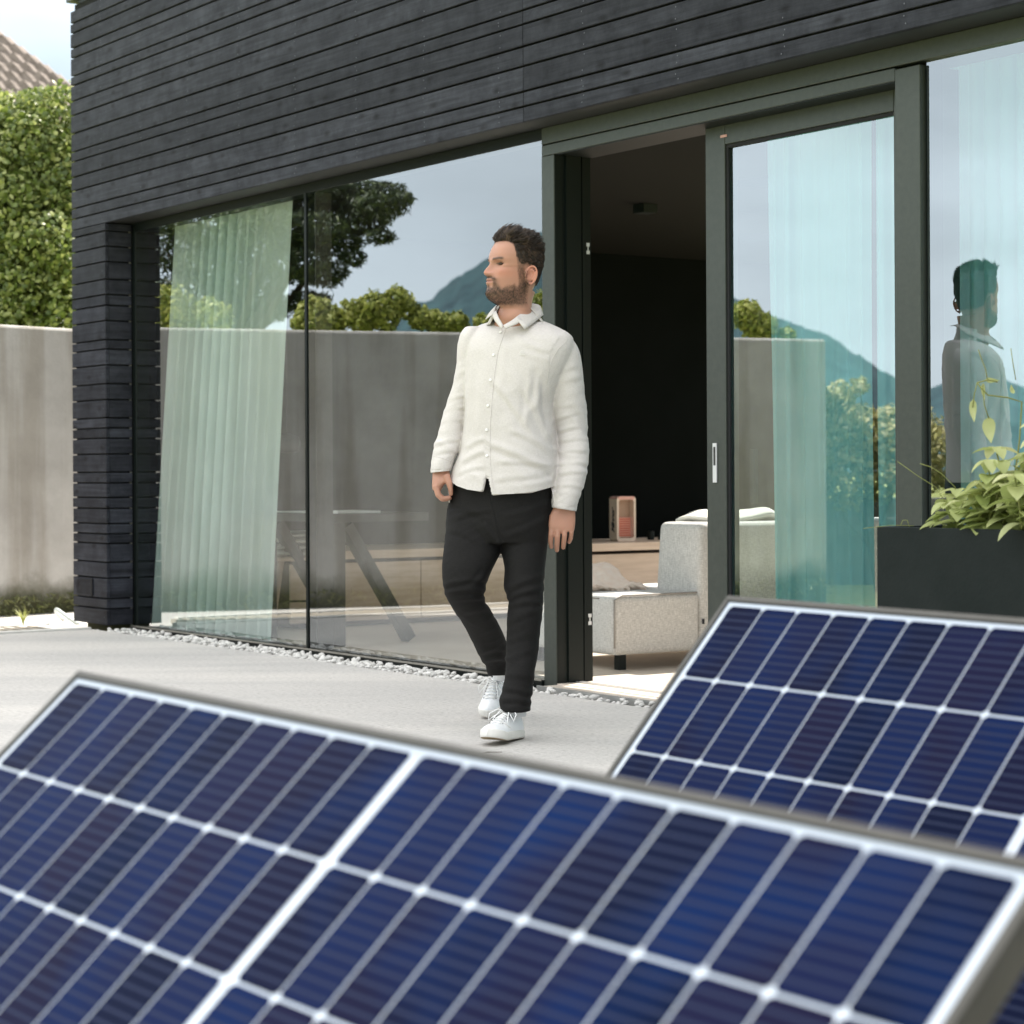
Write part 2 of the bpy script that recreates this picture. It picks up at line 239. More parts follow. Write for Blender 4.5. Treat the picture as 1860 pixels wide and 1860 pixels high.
def weave_mat(name, c1, c2, sc=220, rough=.9, bump=.4, sheen=.2, spec=.5):
    T = NT(name); tc = T.n('ShaderNodeTexCoord'); T.b.inputs['Roughness'].default_value = rough; T.b.inputs['Sheen Weight'].default_value = sheen; T.b.inputs['Specular IOR Level'].default_value = spec
    a = T.n('ShaderNodeMapping', Scale=(.16, .16, 1)); b = T.n('ShaderNodeMapping', Scale=(1, 1, .12)); na = T.n('ShaderNodeTexNoise', Scale=sc, Detail=3); nb = T.n('ShaderNodeTexNoise', Scale=sc, Detail=3)
    T.l(tc.outputs['Object'], a.inputs[0]); T.l(tc.outputs['Object'], b.inputs[0]); T.l(a.outputs[0], na.inputs[0]); T.l(b.outputs[0], nb.inputs[0]); m = T.n('ShaderNodeMath', operation='ADD'); T.l(na.outputs[0], m.inputs[0]); T.l(nb.outputs[0], m.inputs[1])
    h = T.n('ShaderNodeMath', operation='MULTIPLY'); h.inputs[1].default_value = .5; T.l(m.outputs[0], h.inputs[0]); r = T.n('ShaderNodeValToRGB'); r.color_ramp.elements[0].position = .38; r.color_ramp.elements[1].position = .62; r.color_ramp.elements[0].color = rgba(c1); r.color_ramp.elements[1].color = rgba(c2); T.l(h.outputs[0], r.inputs[0]); T.l(r.outputs[0], T.b.inputs[0])
    bp = T.n('ShaderNodeBump', Strength=bump, Distance=.002); T.l(h.outputs[0], bp.inputs['Height']); T.l(bp.outputs[0], T.b.inputs['Normal']); return T.mat
def vcol_mat(name, rough, bump=0, bs=300, sss=0):
    T = NT(name); a = T.n('ShaderNodeVertexColor', layer_name='tone'); T.l(a.outputs[0], T.b.inputs[0]); T.b.inputs['Roughness'].default_value = rough
    if sss: T.b.inputs['Subsurface Weight'].default_value = sss; T.b.inputs['Subsurface Radius'].default_value = (.012, .004, .002); T.b.inputs['Subsurface Scale'].default_value = .5
    if bump:
        tc = T.n('ShaderNodeTexCoord'); no = T.n('ShaderNodeTexNoise', Scale=bs, Detail=3); bp = T.n('ShaderNodeBump', Strength=bump, Distance=.002); T.l(tc.outputs['Object'], no.inputs[0]); T.l(no.outputs[0], bp.inputs['Height']); T.l(bp.outputs[0], T.b.inputs['Normal'])
    return T.mat
M = dict(
 clad=wood_clad_mat(), conc=concrete_wall_mat(), patio=patio_mat(),
 dark=mat('dark_void', (.006, .006, .007), .8), backing=mat('black_membrane', (.008, .008, .009), .9),
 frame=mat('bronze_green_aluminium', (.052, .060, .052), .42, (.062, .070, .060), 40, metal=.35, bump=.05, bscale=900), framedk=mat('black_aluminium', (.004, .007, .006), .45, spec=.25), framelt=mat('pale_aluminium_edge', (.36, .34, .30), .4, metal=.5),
 glassL=glass_mat('reflective_glazing', .22, (.95, .97, .94)), glassR=glass_mat('reflective_glazing_blue', .35, (.80, .93, .93)),
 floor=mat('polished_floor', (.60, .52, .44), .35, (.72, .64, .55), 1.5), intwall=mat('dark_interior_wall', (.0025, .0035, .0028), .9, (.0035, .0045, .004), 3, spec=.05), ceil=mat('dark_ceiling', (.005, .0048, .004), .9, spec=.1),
 oak=mat('pale_oak', (.56, .42, .31), .5, (.68, .53, .41), 3, (1, 1, 12), bump=.05), oakdk=mat('gap', (.05, .035, .025), .8),
 blackmetal=mat('dusty_black_steel', (.022, .022, .022), .55, (.035, .034, .032), 30), alu=mat('brushed_aluminium', (.55, .55, .54), .35, metal=.8), alu2=mat('anodised_aluminium', (.050, .048, .043), .5, metal=.3, col2=(.065, .062, .056), scale=12),
 silver=mat('satin_silver', (.72, .73, .74), .3, metal=.3), cells=cell_mat(), back=mat('white_backsheet', (.47, .52, .60), .5, spec=.1), glassrim=mat('black_edge', (.02, .02, .025), .4),
 sofa=weave_mat('grey_weave', (.42, .41, .395), (.66, .645, .62), 300), sofaseam=mat('piping', (.30, .28, .26), .9), blanket=mat('cream_cotton', (.88, .72, .60), .95, (.92, .80, .70), 30, bump=.6, bscale=260),
 linen=weave_mat('linen', (.545, .51, .485), (.635, .60, .575), 700, .85, .25, .1, .3), trous=weave_mat('black_cotton', (.0065, .0062, .006), (.012, .0112, .0105), 500, .8, .2, 0, .2),
 shoe=mat('white_leather', (.80, .81, .83), .42, (.84, .85, .86), 20, bump=.05, bscale=200), sole=mat('rubber_sole', (.70, .68, .63), .6, (.78, .76, .72), 12), gum=mat('worn_gum_rubber', (.30, .22, .12), .7), lace=mat('white_lace', (.84, .84, .82), .8), eyelet=mat('eyelet', (.10, .10, .11), .5),
 curtL=curtain_mat('sheer_curtain_mint', (.66, .82, .78), .14), curtR=curtain_mat('sheer_curtain_teal', (.30, .62, .64), .05), curtG=curtain_mat('grey_curtain', (.40, .40, .37), .05),
 planter=mat('charcoal_planter', (.008, .012, .012), .5, (.012, .016, .016), 8, spec=.12, bump=.1, bscale=120), soil=mat('soil', (.03, .022, .015), .95, bump=.8, bscale=30),
 grass=mat('lawn', (.19, .23, .05), .9, (.32, .34, .11), 9, bump=.8, bscale=40, bdist=.04), earth=mat('hazy_mountain_forest', (.006, .030, .044), .95, (.030, .082, .095), .03, detail=8),  # mountain: blue distance haze is mixed into the forest colour
 pebble=mat('pale_pebbles', (.48, .465, .44), .8, (.76, .74, .70), 14, bump=.3, bscale=80), leafA=attr_leaf('ivy_leaves', (.075, .115, .020), (.155, .205, .040), (.40, .43, .15)), leafD=attr_leaf('conifer_needles', (.012, .028, .012), (.025, .050, .018), (.09, .12, .035), .15), leafB=attr_leaf('bush_leaves', (.17, .22, .04), (.30, .34, .07), (.50, .50, .16), .4),
 leafY=attr_leaf('planter_leaves', (.28, .34, .10), (.45, .50, .20), (.66, .67, .36), .4, .5), leafR=attr_leaf('rose_leaves', (.24, .24, .08), (.42, .40, .17), (.62, .56, .32), .4), stem=mat('green_stem', (.20, .22, .06), .6), bark=mat('bark', (.06, .045, .03), .9, (.10, .08, .055), 12, bump=.5, bscale=30),
 roof=mat('clay_tiles', (.10, .078, .065), .85, (.19, .155, .135), 9), render=mat('pale_render', (.55, .52, .47), .9), curb=mat('pale_concrete_curb', (.56, .54, .50), .85, (.66, .64, .60), 8, bump=.2), grate=mat('timber_grate', (.40, .36, .30), .8),
 radio=mat('cream_plastic', (.72, .58, .47), .45), radiopink=mat('pink_plastic', (.70, .38, .31), .5), radioorange=mat('orange_grille', (.62, .15, .07), .6), ink=mat('ink', (.01, .012, .02), .5), hose=mat('pale_hose', (.55, .60, .58), .4), paper=mat('white_paper', (.82, .82, .80), .6), cushion=mat('ivory_cushion', (.74, .72, .66), .9), redtag=mat('tag', (.65, .35, .30), .5),
 skin=vcol_mat('skin', .52, .12, 350, .12), hair=attr_leaf('dark_brown_hair', (.014, .009, .006), (.032, .019, .012), (.12, .072, .042), 0, .5), eye=mat('eye', (.5, .47, .44), .2), iris=mat('iris', (.04, .025, .015), .2), button=mat('pearl_button', (.80, .79, .76), .35),
)
# ================================================================ GROUND
def gsheet(name, pts, m, z, sub=None):
    mb = MB(); mb.add([(p[0], p[1], z) for p in pts], [tuple(range(len(pts)))]); return tag(mb.build(name, m), kind='structure')
def slab(name, cs, m, z0, z1):
    mb = MB(); n = len(cs); vs = [H(s, k, z0) for s, k in cs]+[H(s, k, z1) for s, k in cs]
    mb.add(vs, [tuple(range(n))[::-1], tuple(range(n, 2*n))]+[(i, (i+1) % n, n+(i+1) % n, n+i) for i in range(n)]); return tag(mb.build(name, m), kind='structure')
gsheet('ground', [(-6000, -6000), (6000, -6000), (6000, 6000), (-6000, 6000)], M['grass'], -.16)
pat = slab('patio', [(-4.30, -.095), (-4.18, -3.6), (9, -3.6), (9, -.135)], M['patio'], -.14, 0.0)
slab('gravel_bed', [(-4.34, -.093), (9, -.133), (9, .24), (-4.34, .24)], M['soil'], -.15, -.075)
slab('side_path', [(-9, -3.6), (-4.62, -3.6), (-4.62, 6), (-9, 6)], M['patio'], -.15, -.035)
slab('drain_channel', [(-4.62, -3.6), (-4.18, -3.6), (-4.31, -.23), (-4.31, .5), (-4.62, .5)], M['soil'], -.15, -.10)
def curb(a, b, wd=.07, z=.012, nm='drain_kerb', lab=''):
    mb = MB(); mb.bar(H(a[0], a[1], z-.05), H(b[0], b[1], z-.05), wd, .10); return tag(mb.build(nm, M['curb'], bevel=.006), lab, 'kerb', 'pale kerbs along the slatted drain')
curb((-4.225, -3.6), (-4.345, -.10), lab='pale concrete kerb along the patio end of the slatted drain')
curb((-4.72, -3.6), (-4.84, -.35), lab='pale concrete kerb along the wall side of the slatted drain')
mb = MB()
for i in range(42):
    k = -3.5+i*.078; sh = (-3.6-k)*.037
    mb.bar(H(-4.26+sh*-0+(k+3.5)*-.036, k, -.01), H(-4.67+(k+3.5)*-.036, k, -.01), .034, .03)
tag(mb.build('drain_grate', M['grate']), 'slatted drain cover between two pale kerbs left of the house corner', 'drain grate')
# pebbles
def pebbles():
    tmpl = []
    for k in range(6):
        bm = bmesh.new(); bmesh.ops.create_icosphere(bm, subdivisions=2, radius=1)
        v = np.array([x.co for x in bm.verts]); f = np.array([[q.index for q in p.verts] for p in bm.faces]); bm.free()
        v = v*(1+.28*vnoise(v*1.3+k*9)[:, None])*[1, .8, .62]; tmpl.append((v, f))
    V = []; F = []; b = 0
    for i in range(5200):
        s = rng.uniform(-4.3, 5.2); n_ = rng.uniform(-.088, .165)
        if -.05 < s < 2.4 and n_ > .045: continue
        r = rng.uniform(.008, .018)*(1 if rng.random() < .85 else 1.4); p = H(s, n_, -.066+rng.uniform(0, .05)+.012*(n_ > -.1)); v, f = tmpl[rng.integers(6)]
        a = rng.uniform(0, 6.28); t = rng.uniform(-.6, .6); R = np.array(Matrix.Rotation(a, 3, 'Z') @ Matrix.Rotation(t, 3, 'X')); V.append((v*r)@R.T+np.array(p)); F.append(f+b); b += len(v)
    me = npmesh('gravel', np.vstack(V), np.vstack(F), True); return tag(link('gravel', me, M['pebble']), 'strip of pale grey pebbles between the patio and the glazing', 'gravel', kind='stuff')
pebbles()
# ================================================================ HOUSE  (local frame: x = along facade, y = into house, z up)
house = empty('house', (P0.x, P0.y, 0), HROT, 'modern flat roofed house with black horizontal timber boards and large dark framed glazing', 'house')
ZB = 2.455; ZT = 3.87
low = [y for y in (2.455, )]
def hb(y): # board joint height from photo row at the left corner of the facade
    return EYE+(CYP-4.1-y)*13.336/FPX
rows_up = [13, 36, 54, 81, 99, 132, 149, 177, 203, 236, 269, 287, 315, 340, 372, 391]
rows_lo = [418, 452, 479, 510, 537, 556, 583, 616.5, 633, 661, 694, 722, 754, 772, 790, 818, 850, 869, 895, 914, 941, 959, 976, 1009, 1037, 1073, 1091, 1121]
Zu = [hb(y) for y in rows_up]+[ZB]; Zl = [ZB]+[hb(y) for y in rows_lo]; Zl[1] = min(Zl[1], ZB-.05)
def boards(name, segs, mats=None):
    """segs: list of (x0,x1,y0,y1,z0,z1) boards"""
    mb = MB(); rn = []
    for i, b in enumerate(segs): mb.box(*b); rn += [random.random()]*6
    me = mb.mesh(name); a = me.attributes.new('rnd', 'FLOAT', 'FACE'); a.data.foreach_set('value', rn)
    o = link(name, me, M['clad'], house); bv = o.modifiers.new('b', 'BEVEL'); bv.width = .0025; bv.segments = 1; return o
seg = []; JO = [-4.815, .10, 5.1, 8.6]
for i in range(len(Zu)-1):
    for j in range(3):
        g = .0045 if i < len(Zu)-1 else 0
        seg.append((JO[j]+(.0015 if j else 0), JO[j+1]-.0015, random.uniform(-.0015, .0015), .022, Zu[i+1]+(.0045 if i < len(Zu)-2 else 0), Zu[i]-.0045))
cl = boards('cladding', seg)
seg = []
for i in range(len(Zl)-1):
    e = random.uniform(-.001, .001); seg.append((-4.815, -4.310, e, .022, Zl[i+1]+.0045, Zl[i]-.0045))
    seg.append((-4.332, -4.311, .0235, .172, Zl[i+1]+.0045, Zl[i]-.0045))
boards('corner_cladding', seg)
mb = MB()
mb.box(-4.806, -4.335, .024, .40, .075, 2.45); mb.box(-4.806, 8.6, .024, .36, 2.475, 3.86); mb.box(-4.80, -4.34, .40, 7.0, -.1, 3.86); mb.build('wall_core', M['backing'], house)
seg = []
Zs = Zu[:-1]+Zl
for i in range(len(Zs)-1):
    if Zs[i]-Zs[i+1] > .02: seg.append((-4.8155, -4.808, .0235, 7.0, Zs[i+1]+.0045, Zs[i]-.0045))
boards('side_cladding', seg)
# nails
mb = MB()
for i in range(len(Zu)-1):
    for x in [-4.77, -4.36]+[-3.8+.62*k for k in range(20)]:
        for zz in ((Zu[i]-.02), (Zu[i+1]+.022)):
            xx = x+random.uniform(-.01, .01); z2 = zz+random.uniform(-.004, .004); mb.lathe([(.0035, 0)], n=6) if 0 else mb.add([(xx+.0035*math.cos(a), -.0022, z2+.0035*math.sin(a)) for a in [k*math.pi/3 for k in range(6)]], [tuple(range(6))])
for i in range(len(Zl)-1):
    for x in (-4.775, -4.345):
        z2 = (Zl[i]+Zl[i+1])/2; mb.add([(x+.003*math.cos(a), -.0022, z2+.003*math.sin(a)) for a in [k*math.pi/3 for k in range(6)]], [tuple(range(6))])
mb.build('nail', mat('nail_heads', (.10, .10, .11), .4, metal=.6), house)['kind'] = 'stuff'
mb = MB(); mb.box(-4.84, 8.63, -.02, .03, 3.876, 3.99); mb.box(-4.84, -4.79, .03, 7.0, 3.876, 3.99); mb.build('roof_coping', M['frame'], house, bevel=.004)
mb = MB(); mb.box(-4.309, 8.6, .0235, .40, 2.4565, 2.4745); mb.build('soffit', mat('dark_soffit', (.012, .013, .012), .6), house)
# ceiling with added, unseen openings that let sun onto the sofa and floor
mb = MB(); X0, X1, Y0, Y1 = -4.34, 8.6, .40, 7.0; a0, a1, b0, b1 = -1.05, .35, 2.1, 3.5
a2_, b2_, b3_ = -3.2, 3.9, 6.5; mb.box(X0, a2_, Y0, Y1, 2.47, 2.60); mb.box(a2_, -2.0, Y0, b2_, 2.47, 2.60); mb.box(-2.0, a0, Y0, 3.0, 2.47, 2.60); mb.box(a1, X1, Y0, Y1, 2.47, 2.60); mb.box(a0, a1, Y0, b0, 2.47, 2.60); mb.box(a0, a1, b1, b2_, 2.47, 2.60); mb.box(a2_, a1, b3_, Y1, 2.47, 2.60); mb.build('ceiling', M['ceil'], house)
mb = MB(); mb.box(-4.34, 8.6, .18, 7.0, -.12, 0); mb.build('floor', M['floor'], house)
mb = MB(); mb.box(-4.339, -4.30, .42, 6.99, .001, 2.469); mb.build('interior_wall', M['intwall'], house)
mb = MB(); mb.box(8.5, 8.58, .42, 6.98, .001, 2.469); mb.build('end_wall', M['render'], house)
mb = MB()
for x in (-4.28, -1.4, 1.5, 4.4, 8.4): mb.box(x, x+.07, 6.9, 6.98, .01, 2.46)
mb.box(-4.2, 8.4, 6.91, 6.97, .002, .06); mb.build('rear_window', M['framedk'], house)
mb = MB(); mb.box(-4.74, -4.36, .06, .40, -.16, .072); mb.build('plinth', M['conc'], house)
mb = MB(); mb.box(-4.745, -4.505, -.006, -.002, hb(1068), hb(1041)); o = mb.build('socket_cover', M['clad'], house); 
mb = MB(); mb.box(-4.53, -4.51, -.010, -.002, hb(1071), hb(1039)); mb.build('socket_hinge', M['dark'], house)
# --- left fixed glazing
NW = .175
wl = MB(); wl.box(-4.309, -4.265, NW, NW+.09, .0, 2.43); wl.box(-4.309, 0-.012, NW+.002, NW+.092, 2.405, 2.456); wl.box(-4.309, -.012, NW-.012, NW+.10, -.045, .010)
win = wl.build('window', M['framedk'], house, bevel=.003)
mb = MB(); mb.box(-4.338, -4.322, NW-.012, NW-.002, -.03, 2.44); mb.build('window_edge', M['framelt'], win)
mb = MB(); mb.box(-4.30, -.014, NW-.016, NW-.0125, .004, .013); mb.build('sill_edge', M['framelt'], win)
for (x0, x1) in ((-4.265, -2.168), (-2.142, -.014)):
    mb = MB(); mb.add([(x0, NW+.006, .012), (x1, NW+.006, .012), (x1, NW+.006, 2.404), (x0, NW+.006, 2.404)], [(0, 1, 2, 3)]); mb.build('pane', M['glassL'], win)
mb = MB(); mb.box(-2.166, -2.144, NW, NW+.012, .011, 2.404); mb.box(-2.152, -2.144, NW+.013, NW+.11, .011, 2.404, 1); mb.box(-2.075, -2.067, NW+.013, NW+.11, .011, 2.404, 1); mb.box(-2.143, -2.076, NW+.105, NW+.115, .011, 2.404, 1); mb.build('mullion', [M['framedk'], M['blackmetal']], win)
# --- door frame
fr = MB()
fr.box(-.011, .082, NW, NW+.20, -.03, 2.33)          # left post
fr.box(2.178, 2.301, NW, NW+.20, -.03, 2.372)        # right post
fr.box(-.011, 2.177, NW+.001, NW+.20, 2.331, 2.379)  # head
fr.box(-.011, 8.6, NW+.0005, NW+.20, 2.3835, 2.456)  # band
fr.box(4.9, 5.02, NW, NW+.20, -.03, 2.382)
door = fr.build('door_frame', M['frame'], house, bevel=.003)
mb = MB(); mb.box(.083, .094, NW+.06, NW+.14, 0, 2.33); mb.box(.083, .09, NW+.15, NW+.165, 0, 2.33); mb.box(.0825, .0845, NW+.006, NW+.199, -.028, 2.329); mb.box(.098, 2.177, NW+.006, NW+.20, 2.3275, 2.3305); mb.build('door_black_strips', M['framedk'], door)  # black strips and thin sheets make jamb side and head underside darker
mb = MB()
for z in (.25, 1.90):
    mb = MB(); mb.box(.0848, .0855, NW+.175, NW+.193, z, z+.016); mb.box(.0848, .0855, NW+.181, NW+.187, z+.016, z+.034); mb.box(.0848, .0855, NW+.175, NW+.193, z+.034, z+.05); mb.build('strike_plate', M['silver'], door)
mb = MB(); mb.box(.10, 2.17, .06, NW+.09, -.035, -.004); mb.box(.10, 2.17, .055, .062, -.04, .001, 1); mb.box(.10, 2.17, NW+.092, NW+.10, -.02, .006, 2); mb.box(.10, 2.17, NW+.115, NW+.122, -.02, .006, 2); mb.box(.10, 2.17, NW+.1005, NW+.1145, -.03, -.005, 3); mb.build('threshold', [M['floor'], M['alu'], M['alu'], M['dark']], house)
lf = MB(); LN = .285
lf.box(.987, 1.108, LN, LN+.07, .01, 2.335); lf.box(2.06, 2.178, LN, LN+.07, .01, 2.335); lf.box(1.109, 2.059, LN, LN+.07, 2.25, 2.335); lf.box(1.109, 2.059, LN, LN+.07, .01, .12)
leaf = lf.build('sliding_door', M['frame'], house, bevel=.003)
mb = MB(); mb.add([(1.108, LN+.02, .12), (2.06, LN+.02, .12), (2.06, LN+.02, 2.25), (1.108, LN+.02, 2.25)], [(0, 1, 2, 3)]); mb.build('pane', M['glassR'], leaf)
mb = MB(); mb.box(1.109, 1.122, LN+.008, LN+.018, .12, 2.249); mb.box(1.122, 2.059, LN+.008, LN+.018, 2.236, 2.249); mb.build('gasket', M['dark'], leaf)
mb = MB(); mb.box(1.030, 1.054, LN-.006, LN-.001, .885, 1.045); mb.box(1.036, 1.048, LN-.0075, LN-.0062, .955, 1.03, 1); mb.build('handle', [M['silver'], M['blackmetal']], leaf, bevel=.002)
mb = MB(); mb.box(1.135, 1.165, LN+.10, LN+.12, .80, 1.02); mb.build('inner_handle', M['blackmetal'], leaf, bevel=.003)
mb = MB(); mb.box(1.085, 1.125, LN-.003, LN-.001, 2.279, 2.289); mb.build('maker_plate', M['redtag'], leaf)
rw = MB(); rw.box(2.302, 2.325, NW+.03, NW+.09, .01, 2.382); rw.box(2.325, 4.9, NW+.05, NW+.11, .0, .05)
rwin = rw.build('window', M['framedk'], house)
mb = MB(); mb.add([(2.312, NW+.025, .0), (4.9, NW+.025, .0), (4.9, NW+.025, 2.383), (2.312, NW+.025, 2.383)], [(0, 1, 2, 3)]); mb.build('pane', M['glassR'], rwin)
mb = MB(); mb.add([(5.02, NW+.025, .0), (8.5, NW+.025, .0), (8.5, NW+.025, 2.383), (5.02, NW+.025, 2.383)], [(0, 1, 2, 3)]); mb.build('pane', M['glassR'], rwin)
p = at(1172, 401, 12.3); q = Vector((p.x, p.y))-P0; mb = MB(); mb.box(-.05, .05, -.05, .05, -.05, 0); o = mb.build('ceiling_spotlight', M['framedk']); o.location = H(q.dot(dS), q.dot(dN), 2.468); o.rotation_euler = (0, 0, HROT); tag(o, 'small black box spotlight on the dark ceiling inside the open door', 'spotlight')
# ================================================================ CURTAINS
def curtain(name, A, B, C_, D_, folds, amp, m, label, seed=0, group=None):
    """A,B top left/right ; C_,D_ bottom left/right as (s,n,h)"""
    nu, nv = folds*10, 46; V = []; F = []
    r = random.Random(seed); ph = [r.uniform(0, 6.28) for _ in range(8)]
    for j in range(nv+1):
        v = j/nv
        for i in range(nu+1):
            u = i/nu; a = [A[k]*(1-u)+B[k]*u for k in range(3)]; b = [C_[k]*(1-u)+D_[k]*u for k in range(3)]
            p = [a[k]*(1-v)+b[k]*v for k in range(3)]
            wv = math.sin(u*folds*6.283+.9*math.sin(u*9+ph[0])+.5*math.sin(v*2.4+ph[1]+u*4))
            wv = math.copysign(abs(wv)**.7, wv); am = amp*(.55+.45*math.sin(u*7+ph[2])+.35*v)
            p[1] += am*wv; p[0] += .25*am*math.sin(u*folds*12.5+ph[3]); V.append(H(*p))
    F = [(j*(nu+1)+i, j*(nu+1)+i+1, (j+1)*(nu+1)+i+1, (j+1)*(nu+1)+i) for j in range(nv) for i in range(nu)]
    me = npmesh(name, [tuple(v) for v in V], F, True); return tag(link(name, me, m), label, 'curtain', group)
ca_, cb_, cc_, cd_ = facs(318, 410, .275), facs(530, 380, .275), facs(272, 1150, .275), facs(494, 1150, .275)
curtain('curtain', (ca_[0], .275, 2.42), (cb_[0], .285, 2.43), (max(cc_[0], -4.29), .27, .01), (cd_[0], .28, .012), 13, .030, M['curtL'], 'pale mint sheer curtain hanging behind the left window near the house corner', 1)
curtain('curtain', (1.13, .50, 2.44), (1.715, .50, 2.44), (1.15, .50, .01), (1.72, .50, .01), 7, .025, M['curtR'], 'teal sheer curtain behind the left half of the closed sliding door leaf', 2)
curtain('curtain', (1.735, .50, 2.44), (2.60, .50, 2.44), (1.745, .50, .01), (2.60, .50, .01), 11, .028, M['curtR'], 'teal sheer curtain gathered behind the door post beside the right window', 3)
curtain('curtain', (2.60, .52, 2.44), (4.9, .52, 2.44), (2.60, .52, .01), (4.9, .52, .01), 22, .028, M['curtR'], 'wide teal sheer curtain behind the right window above the planter', 4)
# ================================================================ INTERIOR THINGS
def rbox(mb, x0, x1, y0, y1, z0, z1, m=0): mb.box(x0, x1, y0, y1, z0, z1, m)
def soft_box(name, x0, x1, y0, y1, z0, z1, m, parent, bev=.03, puff=.012, taper=None, sub=12):
    bm = bmesh.new(); bmesh.ops.create_cube(bm, size=1)
    for v in bm.verts: v.co = Vector((x0+(v.co.x+.5)*(x1-x0), y0+(v.co.y+.5)*(y1-y0), z0+(v.co.z+.5)*(z1-z0)))
    if taper:
        for v in bm.verts:
            if v.co.z > (z0+z1)/2: v.co.y += taper[1] if v.co.y < (y0+y1)/2 else 0; v.co.x += taper[0] if v.co.x < (x0+x1)/2 else 0
    bmesh.ops.bevel(bm, geom=list(bm.edges), offset=bev, segments=4, profile=.6, affect='EDGES')
    me = bpy.data.meshes.new(name); bm.to_mesh(me); bm.free(); me.polygons.foreach_set('use_smooth', [True]*len(me.polygons)); return link(name, me, m, parent)
sofa = empty('sofa', H(-.6, 1.2), HROT, 'low light grey woven sofa just inside the open sliding door', 'sofa')
ox, oy = .6, -1.2
soft_box('seat', -.98+ox, -.18+ox, .70+oy, 1.215+oy, .075, .355, M['sofa'], sofa, .035)
soft_box('seat', -.98+ox, -.56+ox, 1.22+oy, 2.9+oy, .075, .355, M['sofa'], sofa, .035)
soft_box('backrest', -.56+ox, -.18+ox, 1.218+oy, 2.9+oy, .075, .685, M['sofa'], sofa, .04, taper=(.06, .0))
mb = MB()
for x, y in ((-.27, .80), (-.9, .80), (-.3, 2.8), (-.9, 2.8)):
    m_ = MB(); m_.box(x-.02+ox, x+.02+ox, y-.02+oy, y+.02+oy, 0, .076); m_.build('leg', M['framedk'], sofa)
pi = MB(); pi.tube([(-.186+ox, .703+oy, .11), (-.186+ox, .703+oy, .335), (-.186+ox, .75+oy, .353), (-.186+ox, 1.20+oy, .353)], .0045, 6); pi.tube([(-.30+ox, .703+oy, .337), (-.93+ox, .703+oy, .337)], .0045, 6); pi.build('piping', M['sofaseam'], sofa, smooth=True)
mb = MB(); mb.box(-.1795+ox, -.1785+ox, 1.225+oy, 1.240+oy, .20, .225); mb.build('label_tab', M['ink'], sofa)
# cushion on the back, blanket on the seat
def blob(name, c, sx, sy, sz, m, rz=0, parent=None, pinch=.35, seed=0, amp=.02):
    n = 28; V = []
    for j in range(n+1):
        for i in range(2*n):
            th = math.pi*j/n; ph = math.pi*i/n; x = math.sin(th)*math.cos(ph); y = math.sin(th)*math.sin(ph); z = math.cos(th)
            x = math.copysign(abs(x)**pinch, x)*(abs(math.sin(th))**.2); y = math.copysign(abs(y)**pinch, y)*(abs(math.sin(th))**.2); V.append((x*sx, y*sy, z*sz))
    V = np.array(V); V += amp*np.stack([vnoise(V*9+seed+k*7) for k in range(3)], 1)
    F = [(j*2*n+i, j*2*n+(i+1) % (2*n), (j+1)*2*n+(i+1) % (2*n), (j+1)*2*n+i) for j in range(n) for i in range(2*n)]
    me = npmesh(name, V, F, True); o = link(name, me, m, parent); o.location = c; o.rotation_euler = (0, 0, rz); return o
o = blob('cushion', H(-.42, 1.62, .705), .16, .28, .035, M['cushion'], HROT, pinch=.6, seed=3); tag(o, 'ivory cushion lying on top of the grey sofa backrest', 'cushion')
def throw():
    nx, ny = 60, 40; V = []
    for j in range(ny+1):
        for i in range(nx+1):
            u = i/nx; v = j/ny; s = -.93+u*.40; n_ = .76+v*.40
            hh = .375+.10*math.exp(-((u-.15)/.42)**2)*(.45+.55*v)
            V.append((s, n_, hh))
    V = np.array(V); V[:, 2] += .016*vnoise(V*[14, 14, 1])+.008*vnoise(V*[40, 30, 1], 3); V[:, 0] += .015*vnoise(V*[9, 12, 3], 5); V[:, 1] += .015*vnoise(V*[12, 9, 3], 6)
    W = [tuple(H(*p)) for p in V]; F = [(j*(nx+1)+i, j*(nx+1)+i+1, (j+1)*(nx+1)+i+1, (j+1)*(nx+1)+i) for j in range(ny) for i in range(nx)]
    me = npmesh('blanket', W, F, True); o = link('blanket', me, M['blanket']); sd = o.modifiers.new('s', 'SOLIDIFY'); sd.thickness = .03; sd.offset = -1
    fm = MB()
    for k in range(120):
        if k < 70: u, v = 1, k/70
        else: u, v = (k-70)/50, 0
        i = min(int(u*nx), nx); j = min(int(v*ny), ny); p = Vector(W[j*(nx+1)+i]); d = (dS if u == 1 else -dN); d = Vector((d.x, d.y, 0)); e = Vector((random.uniform(-.01, .01), random.uniform(-.01, .01), -.012))
        fm.tube([p, p+d*.015+e*.4, p+d*.032+e*1.6], [.003, .003, .0015], 5)
    fm.build('fringe', M['blanket'], o, smooth=True); return tag(o, 'folded cream fringed blanket lying on the grey sofa seat', 'blanket')
throw()
sb = empty('sideboard', H(-3.8, 3.4), HROT, 'long low pale oak sideboard along the dark wall inside the house', 'sideboard')
mb = MB(); mb.box(-.48, .325, -2.6, 3.2, .41, .462); mb.build('top', M['oak'], sb, bevel=.003)
mb = MB(); mb.box(-.47, .285, -2.59, 3.19, .03, .395); mb.build('carcass', M['oakdk'], sb)
for i in range(5):
    a = -2.59+.92+(i-1)*1.25 if i else -2.59; b = -2.59+.92+i*1.25; mb = MB(); mb.box(.286, .303, a+.003, min(b, 3.19)-.003, .035, .388); mb.build('door', M['oak'], sb, bevel=.002)
mb = MB(); mb.box(-.45, .24, -2.5, 3.1, 0, .03); mb.build('plinth', M['dark'], sb)
def at_floor(x, y, t, h): p = at(x, y, t); return Vector((p.x, p.y, h))
